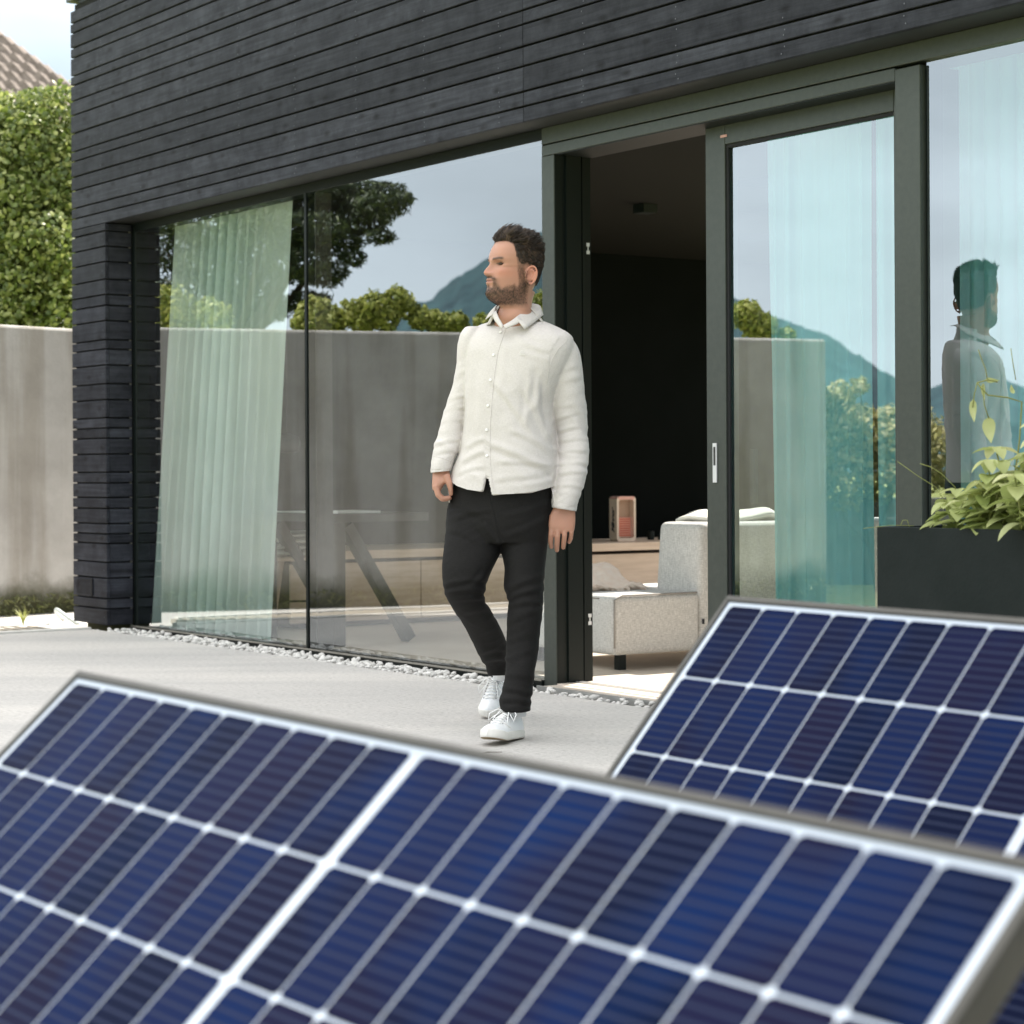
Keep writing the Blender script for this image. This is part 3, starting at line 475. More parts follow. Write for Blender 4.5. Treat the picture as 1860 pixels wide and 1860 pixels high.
# retro table fan / heater box with writing on its side
fb = empty('table_heater', at_floor(1138, 983, 14.42, .463), math.radians(24), 'small cream and pink box shaped table heater with orange grille on the sideboard', 'heater')
def rrect(w_, h_, r, n=6):
    P = []
    for cx, cz, a0 in ((w_/2-r, h_-r, 0), (-w_/2+r, h_-r, 90), (-w_/2+r, r, 180), (w_/2-r, r, 270)):
        for k in range(n+1): a = math.radians(a0+90*k/n); P.append((cx+r*math.cos(a), cz+r*math.sin(a)))
    return P
W_, Hh, Dp = .142, .302, .115
P1 = rrect(W_, Hh, .022); P2 = [(x*.80, (z-Hh/2)*.86+Hh/2) for x, z in P1]; n = len(P1)
mb = MB(); vs = [(x, 0, z) for x, z in P1]+[(x, Dp, z) for x, z in P1]+[(x, 0, z) for x, z in P2]+[(x, .05, z) for x, z in P2]
fs = []; ms = []
for i in range(n):
    j = (i+1) % n; fs += [(i, j, n+j, n+i), (i, 2*n+i, 2*n+j, j), (2*n+i, 3*n+i, 3*n+j, 2*n+j)]
fs += [tuple(range(n, 2*n)), tuple(range(3*n, 4*n))]; mb.add(vs, fs); o = mb.build('housing', [M['radio'], M['radiopink']], fb)
for p_ in o.data.polygons:
    if p_.center.z > Hh-.016: p_.material_index = 1
mb = MB(); mb.box(-.052, .052, .046, .049, .155, .275); mb.build('back_panel', mat('tan_panel', (.40, .27, .19), .6), fb)
mb = MB(); mb.box(-.050, .050, .035, .046, .03, .16); mb.build('heating_element', M['radioorange'], fb)
mb = MB()
for k in range(9): mb.tube([(-.056, .006, .032+k*.0155), (.056, .006, .032+k*.0155)], .0028, 6)
mb.build('grille', M['radiopink'], fb)
tx = bpy.data.curves.new('t', 'FONT'); tx.body = 'Minner'; tx.size = .062; tx.shear = .4; tx.extrude = .0006; tx.offset = .0012; tx.space_character = .86
to = bpy.data.objects.new('t', tx); COL.objects.link(to); bpy.context.view_layer.update(); dg = bpy.context.evaluated_depsgraph_get(); tm = bpy.data.meshes.new_from_object(to.evaluated_get(dg)); bpy.data.objects.remove(to)
tm.transform(Matrix.Translation((-W_/2-.0008, .040, .055)) @ Matrix(((0, 0, 1, 0), (0, 1, 0, 0), (1, 0, 0, 0), (0, 0, 0, 1))) @ Matrix.Diagonal((1.05, -.9 if 0 else 1, 1, 1)))
tm.transform(Matrix.Identity(4)); link('lettering', tm, M['ink'], fb)
mb = MB(); mb.lathe([(.022, 0), (.024, .01), (.024, .055), (.018, .06)], n=16); mb.lathe([(.02, 0), (.021, .03), (.018, .034)], c=(.07, .01, 0), n=16); o = mb.build('canister', M['framedk'], smooth=False); o.location = at_floor(1182, 983, 14.7, .463); tag(o, 'dark small canisters beside the heater on the sideboard', 'canister')
# table with slanted legs
tb = empty('desk', H(-2.6, .68), HROT, 'black steel desk with slanted legs behind the left window', 'desk'); TZ = .712
mb = MB(); mb.box(-.62, .36, -.30, .31, TZ-.045, TZ); mb.build('tabletop', M['blackmetal'], tb, bevel=.002)
for x in (.33, -.44):
    mb = MB(); mb.box(x-.045, x+.03, -.295, -.22, 0, TZ-.047); mb.build('leg', M['blackmetal'], tb, bevel=.003)
    mb = MB(); mb.bar((x-.008, -.20, TZ-.06), (x-.008, .20, .02), .06, .075, up=(1, 0, 0)); mb.build('slanted_leg', M['blackmetal'], tb, bevel=.003)
mb = MB(); mb.box(-.40, -.03, -.24, .02, 0, .006); mb.box(-.02, .28, -.22, .05, 0, .012); o = mb.build('papers', M['paper']); o.location = H(-2.6, .68, TZ+.001); o.rotation_euler = (0, 0, HROT); tag(o, 'flat white papers lying on the black desk', 'papers')
# chair with cushions behind the desk
p = at(545, 985, 12.4); ch = empty('stool', (p.x, p.y, 0), .3, 'wooden stool with stacked ivory cushions behind the black desk', 'stool')
mb = MB(); mb.box(-.19, .19, -.19, .19, .43, .455); mb.build('seat', M['oak'], ch, bevel=.01)
for k in range(4): blob('seat_cushion', (0, 0, .475+k*.035), .19-.01*k, .19, .017, M['cushion'], 0, ch, .5, k, .004)
for sx in (-1, 1):
    for sy in (-1, 1): m_ = MB(); m_.tube([(sx*.14, sy*.14, .43), (sx*.21, sy*.20, 0)], [.02, .013], 10); m_.build('leg', M['oak'], ch, smooth=True)
mb = MB(); mb.tube([(-.18, -.17, .2), (.18, -.17, .2)], .006, 8); mb.build('stretcher', M['framedk'], ch)
p = at(521, 802, 13.2); mb = MB(); mb.lathe([(.02, .05), (.075, .03), (.085, -.01), (.075, -.06), (.06, -.07)], n=24); mb.tube([(0, 0, .05), (0, 0, 2.468-p.z)], .003, 6); o = mb.build('pendant_lamp', M['blackmetal'], smooth=True); o.location = p; tag(o, 'small round dark pendant lamp hanging behind the mint curtain', 'pendant lamp')
# ================================================================ PLANTER
def leaf_cloud(name, P, D, size, m, parent=None, aspect=.55, curl=.25, jit=1.0, rnd=None):
    """P positions (k,3), D preferred outward directions; one bent six-vertex leaf at each"""
    k = len(P); up = D+jit*rng.normal(size=(k, 3))*.6; up /= np.linalg.norm(up, axis=1)[:, None]; t = rng.normal(size=(k, 3)); a = np.cross(up, t); a /= np.linalg.norm(a, axis=1)[:, None]; b = np.cross(up, a)
    s = (size*rng.uniform(.6, 1.35, k))[:, None]; wd = s*aspect
    v = [P-a*s*.5, P-a*s*.1+b*wd*.5-up*s*curl*.2, P+a*s*.25+b*wd*.38-up*s*curl*.3, P+a*s*.6-up*s*curl*.9, P+a*s*.25-b*wd*.38-up*s*curl*.3, P-a*s*.1-b*wd*.5-up*s*curl*.2]
    mid1 = P-a*s*.1+up*s*curl*.1; mid2 = P+a*s*.25
    V = np.stack([v[0], v[1], mid1, v[5], v[2], mid2, v[4], v[3]], 1).reshape(-1, 3); o8 = np.arange(k)[:, None]*8
    F = np.concatenate([o8+[0, 1, 2, 2], ], 0)
    T = np.concatenate([o8+[0, 1, 2], o8+[0, 2, 3], o8+[1, 4, 5], o8+[1, 5, 2], o8+[2, 5, 6], o8+[2, 6, 3], o8+[4, 7, 5], o8+[5, 7, 6]], 0)
    me = npmesh(name, V, T, True); r = rng.uniform(0, 1, k) if rnd is None else rnd
    at_ = me.attributes.new('rnd', 'FLOAT', 'POINT'); at_.data.foreach_set('value', np.repeat(r, 8).astype(np.float32)); return link(name, me, m, parent)
PH = .776
pl = empty('planter', H(4.9, -.92, -.0), HROT, 'tall charcoal planter box on the patio filled with leafy green plants', 'planter')
mb = MB(); x0, x1, y0, y1 = -1.47, 1.5, -.23, .25; t_ = .018
for a in ((x0, x1, y0, y0+t_), (x0, x1, y1-t_, y1), (x0, x0+t_, y0+t_, y1-t_), (x1-t_, x1, y0+t_, y1-t_)): mb.box(a[0], a[1], a[2], a[3], 0, PH)
mb.build('box', M['planter'], pl, bevel=.002); mb = MB(); mb.box(x0+t_, x1-t_, y0+t_, y1-t_, PH-.08, PH-.05); mb.build('soil', M['soil'], pl)
def basil():
    P = []; D = []; st = MB(); R = []
    for i in range(680):
        s = rng.uniform(3.62, 6.3) if i > 190 else rng.uniform(3.60, 4.7); k = rng.uniform(-.20, .20); e = min(1, max(0, (s-3.50)/.62)); hh = PH-.04+.05+e*.34*rng.uniform(.45, 1)+.03*rng.random()
        b = H(-4.9+s+4.9, -.92+k, PH-.06); lean = np.array([rng.uniform(-.06, .10), rng.uniform(-.12, .08), 0]); tip = np.array(b)+lean+[0, 0, hh-PH+.06]
        st.tube([b, Vector((np.array(b)+tip)/2+[0, 0, .02]), Vector(tip)], [.004, .003, .002], 5)
        nl = 3+int((hh-PH)*16)
        for q in range(nl):
            f = 1-q/nl*.8; c = np.array(b)*(1-f)+tip*f
            for z in range(2 if q else 4):
                a = q*1.57+z*(3.14 if q else 1.57)+rng.uniform(-.4, .4); r = rng.uniform(.022, .04)*(1 if q else .6); P.append(c+[math.cos(a)*r, math.sin(a)*r, -.002]); D.append([math.cos(a)*.45, math.sin(a)*.45, .9]); R.append((a, rng.uniform(.055, .092)*(1 if q else .7), min(1, max(0, .25+.4*(q == 0)+rng.normal()*.2))))
    # directed leaves: grow outward from the stem
    V = []; T = []; rr = []; b = 0
    for p_, d_, (a, sz, rv) in zip(P, D, R):
        u = np.array([math.cos(a), math.sin(a), rng.uniform(-.45, .25)]); u /= np.linalg.norm(u); sd = np.cross(u, [0, 0, 1]); sd /= np.linalg.norm(sd); nn = np.cross(sd, u)
        base = np.array(p_)-u*sz*.3; rowsn = 6
        for j in range(rowsn+1):
            f = j/rowsn; wd = sz*.33*math.sin(math.pi*f**.8)**.8 if 0 < f < 1 else .0005; c = base+u*sz*f-nn*sz*(.30*f*f)
            V += [c-sd*wd+nn*wd*.35, c, c+sd*wd+nn*wd*.35]
            rr += [rv]*3
            if j:
                o = b+3*j; T += [(o-3, o-2, o+1, o), (o-2, o-1, o+2, o+1)]
        b += 3*(rowsn+1)
    me = npmesh('foliage', V, T, True); at_ = me.attributes.new('rnd', 'FLOAT', 'POINT'); at_.data.foreach_set('value', np.array(rr, np.float32)); fo = link('foliage', me, M['leafY']); sto = st.build('stem', M['stem'], smooth=True)
    root = empty('leafy_plant', H(4.6, -.92, PH-.06), 0, 'dense bright green leafy herbs growing out of the charcoal planter', 'plant')
    for o in (fo, sto): o.parent = root; o.matrix_parent_inverse = Matrix.Translation(-Vector(root.location))
basil()
def vine():
    mb = MB(); root = empty('climbing_tendril', at(1790, 957, 5.75), 0, 'thin climbing shoot with drooping yellow green leaves above the planter', 'plant'); L0 = Vector(root.location)
    T_ = 5.75
    def px(pts): return [at(x, y, T_)-L0 for x, y in pts]
    mb.tube(px([(1840, 957), (1838, 900), (1852, 800), (1856, 730), (1830, 722), (1795, 718), (1782, 705), (1775, 695)]), .0022, 6)
    mb.tube(px([(1794, 692), (1790, 670), (1782, 650), (1777, 635)]), .0014, 5); mb.tube(px([(1845, 690), (1840, 660), (1836, 633)]), .0012, 5)
    mb.tube(px([(1775, 695), (1770, 715), (1767, 740)]), .0016, 5); mb.tube(px([(1785, 700), (1788, 735), (1796, 760)]), .0016, 5); mb.tube(px([(1775, 695), (1795, 690), (1812, 694)]), .002, 5)
    mb.build('stem', M['stem'], root, smooth=True)
    def lf(x, y, dx, dy, ln, wd):
        c = at(x, y, T_)-L0; e = at(x+dx*ln, y+dy*ln, T_-.01)-L0; u = e-c; sd = u.cross(Vector((0, 1, .25))).normalized(); k = 8; vs = []
        for j in range(k+1):
            f = j/k; w_ = wd/FPX*T_*(math.sin(math.pi*min(1, f**.65))**.9 if 0 < f < 1 else .02); q = c+u*f+Vector((0, .012*math.sin(f*3), 0)); vs += [q-sd*w_, q+Vector((0, .004, 0)), q+sd*w_]
        lv = MB(); lv.add(vs, [(3*j, 3*j+1, 3*j+4, 3*j+3) for j in range(k)]+[(3*j+1, 3*j+2, 3*j+5, 3*j+4) for j in range(k)])
        o = lv.build('leaf', M['leafY'], root, smooth=True); a = o.data.attributes.new('rnd', 'FLOAT', 'POINT'); a.data.foreach_set('value', [.75]*len(o.data.vertices))
    lf(1768, 725, .05, 1, 42, 7); lf(1796, 757, .1, 1, 48, 12); lf(1790, 690, 1, .05, 26, 5); lf(1786, 696, .1, 1, 30, 4); lf(1842, 715, -.3, -1, 16, 4); lf(1800, 872, -.6, -.2, 26, 7)
    mb = MB(); r2 = empty('grass_stalk', at(1735, 940, 5.8), 0, 'two thin arching grass stalks leaning left out of the planter', 'plant'); L0 = Vector(r2.location); T_ = 5.8
    mb.tube(px([(1737, 955), (1735, 885), (1710, 860), (1690, 848), (1671, 842)]), .0012, 5); mb.tube(px([(1745, 955), (1700, 885), (1665, 863), (1630, 838)]), .0010, 5); mb.tube(px([(1652, 957), (1648, 945), (1640, 945), (1636, 954)]), .001, 5); mb.tube(px([(1660, 955), (1620, 954), (1568, 960)]), .0008, 5); mb.build('stem', M['stem'], r2, smooth=True)
vine()
for (x0, y0, x1, y1, lab) in ((868, 1370, 912, 1366, 'thin dark twig lying on the concrete in front of the man'), (1178, 1374, 1212, 1368, 'thin brown twig lying on the concrete beside the rear solar panel')):
    a, b = ray(x0, y0), ray(x1, y1); a = a*(-(EYE-.003)/a.z)+Vector((0, 0, EYE)); b = b*(-(EYE-.003)/b.z)+Vector((0, 0, EYE)); mb = MB(); mb.tube([a, a.lerp(b, .4)+Vector((0, .008, .003)), b], [.0015, .002, .001], 6); tag(mb.build('twig', M['bark']), lab, 'twig')
#MORE
# ================================================================ SOLAR PANELS
def rotm(rx, ry, rz):
    cx, sx, cy, sy, cz, sz = math.cos(rx), math.sin(rx), math.cos(ry), math.sin(ry), math.cos(rz), math.sin(rz)
    return (Matrix(((cz, -sz, 0), (sz, cz, 0), (0, 0, 1))) @ Matrix(((cy, 0, sy), (0, 1, 0), (-sy, 0, cy))) @ Matrix(((1, 0, 0), (0, cx, -sx), (0, sx, cx))))
PU, PG, PV = .085654, .0086357, .168
def make_panel(rot, pos, label, first=None):
    Mx = rotm(*rot).to_4x4(); Mx.translation = Vector(pos)+Vector((0, 0, EYE))
    root = bpy.data.objects.new('solar_panel', None); COL.objects.link(root); root.matrix_world = Mx; tag(root, label, 'solar panel', 'solar panels standing tilted in front of the patio')
    if first:
        for ch in first.children:
            if ch.name.startswith('support'): continue
            c = ch.copy(); COL.objects.link(c); c.parent = root
    else:
        hx = .8652+.012; y1 = .009; y0 = -(6*PV+.009); T_ = .035; lp = .011
        mb = MB(); mb.box(-hx, hx, y0, y1, -.006, -.0006); mb.build('backsheet', M['back'], root)
        mb = MB()
        mb.box(-hx-lp, hx+lp, y1+.0003, y1+lp, -T_, .0025); mb.box(-hx-lp, hx+lp, y0-lp, y0-.0003, -T_, .0025); mb.box(-hx-lp, -hx-.0003, y0-.0002, y1+.0002, -T_, .0025); mb.box(hx+.0003, hx+lp, y0-.0002, y1+.0002, -T_, .0025)
        mb.build('frame', M['alu2'], root, bevel=.0012)
        mb = MB(); 
        g = .0016
        mb.box(-hx, hx, y1-.0022, y1, -.0005, .0004); mb.box(-hx, -hx+.002, y0, y1, -.0005, .0005); mb.box(hx-.002, hx, y0, y1, -.0005, .0005); mb.build('gasket', M['glassrim'], root)
        mb = MB(); rn = []
        for r in range(6):
            for c in range(-10, 10):
                g0 = PG if c >= 0 else -PG; u0 = c*PU+g0; u1 = u0+PU; gx = .0015; gy = .0022; ch = .0085; c2 = .0035
                a, b, e, f = u0+gx, u1-gx, -(r+1)*PV+gy, -r*PV-gy; l_ = ch; r_ = ch
                l_ = r_ = .0062
                mb.add([(a+l_, e, 0), (b-r_, e, 0), (b, e+r_, 0), (b, f-r_, 0), (b-r_, f, 0), (a+l_, f, 0), (a, f-l_, 0), (a, e+l_, 0)], [tuple(range(8))]); rn.append(random.random())
        me = mb.mesh('cell_grid', fixn=False); at_ = me.attributes.new('rnd', 'FLOAT', 'FACE'); at_.data.foreach_set('value', rn); link('cell_grid', me, M['cells'], root)
        # ribbons bridging the gaps between half cells
        mb = MB()
        for k in range(60):
            y = -(k+.5)*PV/10
            for c in range(-9, 10): u = c*PU+(PG if c > 0 else -PG if c < 0 else 0); w2 = .0015 if c else .010; mb.add([(u-w2, y-.0006, .0002), (u+w2, y-.0006, .0002), (u+w2, y+.0006, .0002), (u-w2, y+.0006, .0002)], [(0, 1, 2, 3)])
        mb.build('ribbons', mat('tinned_ribbon', (.50, .52, .56), .4), root)['kind'] = 'stuff'
        mb = MB(); mb.box(-.06, .06, -.16, -.06, -.03, -.0062); mb.build('junction_box', M['framedk'], root)
    # tilted mounting legs down to the lawn
    iv = Mx.inverted()
    for u in (-.6, .6):
        for y in (-.08, -.92):
            a = Mx @ Vector((u, y, -.036)); g_ = Vector((a.x, a.y, -.16)); 
            if a.z < -.12: g_ = Vector((a.x, a.y, -.17))
            mb = MB(); mb.bar(iv @ a, iv @ g_, .035, .035, up=(1, 0, 0)); mb.build('support_leg', M['alu'], root)
    return root
sp = make_panel((.729843, .0202556, -.907016), (-.1084675, 2.46288801, -.32263982), 'large blue solar panel nearest the camera, filling the bottom left of the picture')
make_panel((.8086087, .0095242, -.9262521), (.91171634, 3.14371975, -.24822996), 'blue solar panel further back in front of the charcoal planter', sp)
R_ = rotm(.729843, .0202556, -.907016); o3 = Vector((-.1084675, 2.46288801, -.32263982))+R_.col[0]*0
c0 = Vector((R_[0][0], R_[1][0], R_[2][0])); c2_ = Vector((R_[0][2], R_[1][2], R_[2][2]))
make_panel((.729843, .0202556, -.907016), tuple(Vector((-.1084675, 2.46288801, -.32263982))+c0*1.84-c2_*.03), 'partly hidden blue solar panel in the bottom right corner', sp)
# ================================================================ CONCRETE WALL, BANK AND PLANTING
WD = Vector((.634, .773)); WN = Vector((.773, -.634)); WP = Vector((-4.1, 13.88))
def Wp(k, n_, z): q = WP+WD*k+WN*n_; return Vector((q.x, q.y, z))
wa = math.atan2(WD.y, WD.x)
o = MB().box(-5, 9, 0, .24, -.20, 1.962).build('garden_wall', M['conc'], bevel=.02); o.location = Wp(0, 0, 0); o.rotation_euler = (0, 0, wa); tag(o, 'weathered grey concrete retaining wall with dark vertical streaks left of the house', 'wall')
gsheet('embankment', [Wp(-5, -.2, 0)[:2], Wp(9, -.2, 0)[:2], (20, 60), (-60, 60), (-60, 20)], M['grass'], 1.72)
mb = MB(); rr = rng
Pm = np.array([Wp(rng.uniform(-5, 6), rng.uniform(.02, .12), rng.uniform(-.04, .10)) for _ in range(2600)])
o = leaf_cloud('moss', Pm, np.tile([.6, -.5, .7], (len(Pm), 1)), .045, attr_leaf('moss_tufts', (.06, .07, .02), (.12, .13, .04), (.22, .22, .08)), aspect=.3); tag(o, 'mossy weeds growing along the foot of the concrete wall', 'weeds', kind='stuff')
def tuft(c, n_, h_, label):
    V = []; F = []
    for i in range(n_):
        a = rng.uniform(0, 6.28); l = rng.uniform(.5, 1)*h_; d = np.array([math.cos(a), math.sin(a), 0]); s = np.array([-d[1], d[0], 0])*.0035; b = len(V); p = np.array(c)
        for f in (0, .5, 1): q = p+d*l*.5*f*f+[0, 0, l*f*(1-.25*f)]; V += [q-s*(1-f), q+s*(1-f)]
        F += [(b, b+1, b+3, b+2), (b+2, b+3, b+5, b+4)]
    me = npmesh('grass_tuft', V, F); a_ = me.attributes.new('rnd', 'FLOAT', 'POINT'); a_.data.foreach_set('value', rng.uniform(.4, 1, len(V)).astype(np.float32)); return tag(link('grass_tuft', me, M['leafB']), label, 'grass')
g_ = at(42, 1118, 13.6); tuft((g_.x, g_.y, -.03), 60, .16, 'fresh green grass tuft at the foot of the concrete wall')
tuft(tuple(H(-4.33, .12, -.07)), 25, .10, 'small dry grass tuft in the gravel beside the house corner')
mb = MB(); p = H(-5.45, .30, -.01); mb.tube([p+Vector((.13*math.cos(a), .30*math.sin(a), .02+.05*math.sin(a*2))) for a in [k*.2 for k in range(28)]], .012, 8); tag(mb.build('garden_hose', M['hose'], smooth=True), 'pale coiled garden hose lying on the path behind the house corner', 'hose')
mb = MB()
def crown(clumps, n_, shell=.55, flat=1):
    P = []; D = []; tot = sum(c[1][0]*c[1][1]*c[1][2] for c in clumps)**1; w_ = np.array([(c[1][0]*c[1][1]*c[1][2])**.67 for c in clumps]); w_ /= w_.sum()
    for (c, r), wi in zip(clumps, w_):
        k = max(8, int(n_*wi)); d = rng.normal(size=(k, 3)); d /= np.linalg.norm(d, axis=1)[:, None]; rad = rng.uniform(shell, 1.05, k)**.6; rad *= 1+.22*vnoise(d*2.6+np.array(c)*3); P.append(np.array(c)+d*rad[:, None]*np.array(r)); D.append(d)
    return np.vstack(P), np.vstack(D)
def tree(name, base, label, cat, clumps, n_, size, m, trunk=.12, aspect=.55, group=None, jit=1.1, curl=.25):
    base = Vector(base); root = empty(name, base, 0, label, cat, group); P, D = crown(clumps, n_); o = leaf_cloud('crown', P-np.array(base), D, size, m, root, aspect, jit=jit, curl=curl)
    mb = MB(); cs = [Vector(c)-base for c, r in clumps]; top = max(cs, key=lambda c: c.z); mb.tube([(0, 0, -.1), top*.35+Vector((.03, .05, 0)), top*.7, top], [trunk, trunk*.8, trunk*.55, trunk*.2], 8)
    for c in cs[:14]:
        st = top*.3*max(.3, min(1, c.z/max(top.z, .1))); mb.tube([st, st*.5+c*.5+Vector((0, 0, -.1)), c], [trunk*.4, trunk*.25, trunk*.08], 6)
    mb.build('trunk', M['bark'], root, smooth=True); return root
# ivy covered mass seen directly at the left edge
cl_ = []
for i in range(60):
    x = ((i % 6)+rng.uniform(0, 1))/6; z = ((i//6)+rng.uniform(0, 1))/10; px_ = -70+x*215; py = 590-z*(405-30*abs(x-.45))+(18 if px_ < 50 else 0)
    cl_.append((tuple(at(px_, py, 17.0+rng.uniform(-.25, .5)+z*.5)), (rng.uniform(.22, .38), rng.uniform(.2, .35), rng.uniform(.2, .36))))
tree('ivy_hedge', (-4.2, 17.4, 1.72), 'tall leafy ivy hedge rising above the concrete wall at the left edge', 'hedge', cl_, 44000, .046, M['leafA'], .08, .75)
def vt(x, y, t): return tuple(mirror(at(x, y, t)))
# dark spreading tree whose mirror image fills the left window
cl_ = []
for (x, y, r) in [(300, 330, .55), (300, 450, .5), (330, 540, .45), (400, 300, .6), (400, 400, .55), (380, 480, .4), (470, 330, .6), (480, 420, .5), (450, 500, .4), (540, 340, .55), (560, 420, .42), (540, 480, .35), (600, 370, .42), (610, 440, .3), (590, 500, .25), (650, 360, .35), (660, 400, .3), (690, 375, .28), (700, 350, .22), (725, 362, .16), (690, 430, .16), (640, 470, .16), (560, 550, .25), (480, 560, .3)]:
    cl_.append((vt(x, y, 21+rng.uniform(-.5, .5)), (r, r, r*.5)))
b_ = vt(430, 600, 21); tree('dark_conifer', (b_[0], b_[1], 1.7), 'dark spreading conifer reflected in the left window', 'tree', cl_, 30000, .085, M['leafD'], .16, .22, jit=1.5)
for k, (xs, lab) in enumerate([([(575, 575, .16), (600, 585, .14), (560, 588, .16)], 'yellow green bush reflected above the wall left of the mullion'), ([(640, 570, .12), (680, 560, .15), (700, 575, .14), (660, 585, .12), (722, 545, .12), (740, 560, .10)], 'bright bush reflected above the wall beside the dark conifer'), ([(765, 578, .10), (790, 584, .10), (830, 588, .10), (810, 590, .10)], 'low round bush reflected above the wall beside the man'), ([(880, 590, .10), (960, 580, .2), (1000, 560, .2)], 'bush reflected above the wall behind the neck of the man'), ([(1335, 590, .13), (1350, 595, .12), (1390, 610, .08), (1315, 570, .13)], 'brownish bush reflected above the wall in the sliding door leaf'), ([(330, 590, .2), (300, 570, .25), (380, 585, .2)], 'bright bush reflected above the wall in the curtained window')]):
    cc = [(vt(x, y, 18.6), (r, r, r)) for x, y, r in xs]; tree('round_bush', (cc[0][0][0], cc[0][0][1], 1.7), lab, 'bush', cc, 2600, .05, M['leafB'], .02, .6, 'bushes reflected in the glazing')
cc = [(vt(x, y, 19.0), (r, r, r*1.1)) for x, y, r in [(1490, 720, .14), (1500, 760, .2), (1480, 800, .25), (1540, 790, .28), (1500, 860, .3), (1570, 850, .3), (1600, 780, .25), (1640, 820, .35), (1635, 740, .15), (1525, 700, .08), (1450, 850, .2), (1700, 830, .3)]]
tree('rose_bush', tuple(list(vt(1560, 900, 19)[:2])+[-.16]), 'pale flowering bush reflected in the sliding door leaf', 'bush', cc, 7000, .06, M['leafR'], .03, .7)
# low garden wall and tall grass at the far end of the lawn
a = Vector(vt(1380, 900, 20.3)); b = Vector(vt(2300, 900, 20.3)); mb = MB(); mb.bar((a.x, a.y, .25), (b.x, b.y, .25), .25, .85); tag(mb.build('low_wall', mat('dark_stone', (.10, .11, .10), .9, (.16, .16, .14), 6), bevel=.01), 'low dark garden wall at the far end of the lawn, seen reflected', 'wall')
PP = []
for i in range(9000):
    x = rng.uniform(1745, 2200); q = vt(x, 860, rng.uniform(14, 18)); PP.append((q[0], q[1], rng.uniform(-.1, 1.15+.25*math.sin(x*.03))))
o = leaf_cloud('tall_grass', np.array(PP), np.tile([.5, .5, .1], (len(PP), 1)), .14, attr_leaf('seed_grass', (.14, .15, .05), (.26, .25, .11), (.42, .38, .22)), aspect=.12, jit=.9); tag(o, 'tall meadow grass reflected in the right window', 'grass', kind='stuff')
# mountain
def mountain():
    D_ = 1500; pts = [(-400, 760), (200, 740), (600, 650), (700, 590), (780, 545), (830, 505), (885, 468), (940, 440), (1000, 420), (1080, 405), (1160, 425), (1240, 470), (1320, 530), (1380, 565), (1420, 583), (1500, 606), (1560, 645), (1632, 690), (1690, 703), (1740, 684), (1790, 678), (1860, 704), (1960, 745), (2200, 790), (2700, 800)]
    V = []; nx = 260; rows = [(.0, 1.0), (-.05, .9), (-.12, .74), (-.2, .55), (-.28, .33), (-.36, .0), (.15, .7), (.4, -.05)]; order = [5, 4, 3, 2, 1, 0, 6, 7]
    xs = np.linspace(-400, 2700, nx); ys = np.interp(xs, [p[0] for p in pts], [p[1] for p in pts])
    for ri in order:
        dd, hf = rows[ri]
        for x, y in zip(xs, ys):
            p = at(x, y, D_); hh = max(2, (p.z))*hf; t = D_*(1+dd); q = at(x, 858, t); hh += float(vnoise([[x*.021, ri*1.7, 0]])[0]*7+vnoise([[x*.09, ri*2.3, 4]])[0]*2.5)*(.35 if ri == 0 else 1.5)*(hf > 0)
            V.append(tuple(mirror(Vector((q.x, q.y, hh)))))
    F = [(r*nx+i, r*nx+i+1, (r+1)*nx+i+1, (r+1)*nx+i) for r in range(7) for i in range(nx-1)]
    me = npmesh('mountain', V, F, True); return tag(link('mountain', me, M['earth']), kind='structure')
mountain()
# neighbour's house with tiled hip roof
def neighbour():
    T_ = 34; root = empty('neighbour_house', at_floor(-60, 300, T_, 2.45), .25, 'neighbouring house with a brown tiled hip roof behind the ivy hedge', 'house')
    sc = T_/FPX; ex = (62+60)*sc; z1 = at(62, 128, T_).z-1.7; sl = .95
    # eave right end beyond hedge : hip line runs from apex down to right
    half = 5.2; ax = ex-(half)*1.0; 
    cx_ = -3.6; ez = z1-2.2; w2 = (ex+2.2/sl)-cx_; az = ez+w2*sl*.98
    mb = MB(); mb.box(cx_-w2+.4, cx_+w2-.4, -w2+.4+w2, w2-.4+w2, 0, ez); mb.build('wall', M['render'], root)
    mb = MB(); nr = 34
    for f in range(4):
        for r in range(nr):
            r0, r1 = w2*(1-r/nr), w2*(1-(r+1)/nr); z0_, z1_ = ez+(w2-r0)*sl*.98, ez+(w2-r1)*sl*.98+.06
            c = [(-r0, -r0, z0_), (r0, -r0, z0_), (r1, -r1, z1_), (-r1, -r1, z1_)]; R = Matrix.Rotation(f*math.pi/2, 3, 'Z')
            cs = [R @ Vector(p) for p in c]; nb = max(1, int(r0/.12))
            for k in range(nb):
                u0, u1 = k/nb, (k+1)/nb; um = (u0+u1)/2; lf = .05
                A = cs[0].lerp(cs[1], u0); B = cs[0].lerp(cs[1], um)+Vector((0, 0, lf)); C2 = cs[0].lerp(cs[1], u1); a = cs[3].lerp(cs[2], u0); b2 = cs[3].lerp(cs[2], um)+Vector((0, 0, lf)); c2 = cs[3].lerp(cs[2], u1)
                of = Vector((cx_, w2, 0)); mb.add([A+of, B+of, C2+of, a+of, b2+of, c2+of], [(0, 1, 4, 3), (1, 2, 5, 4)])
    mb.build('roof', M['roof'], root)
neighbour()
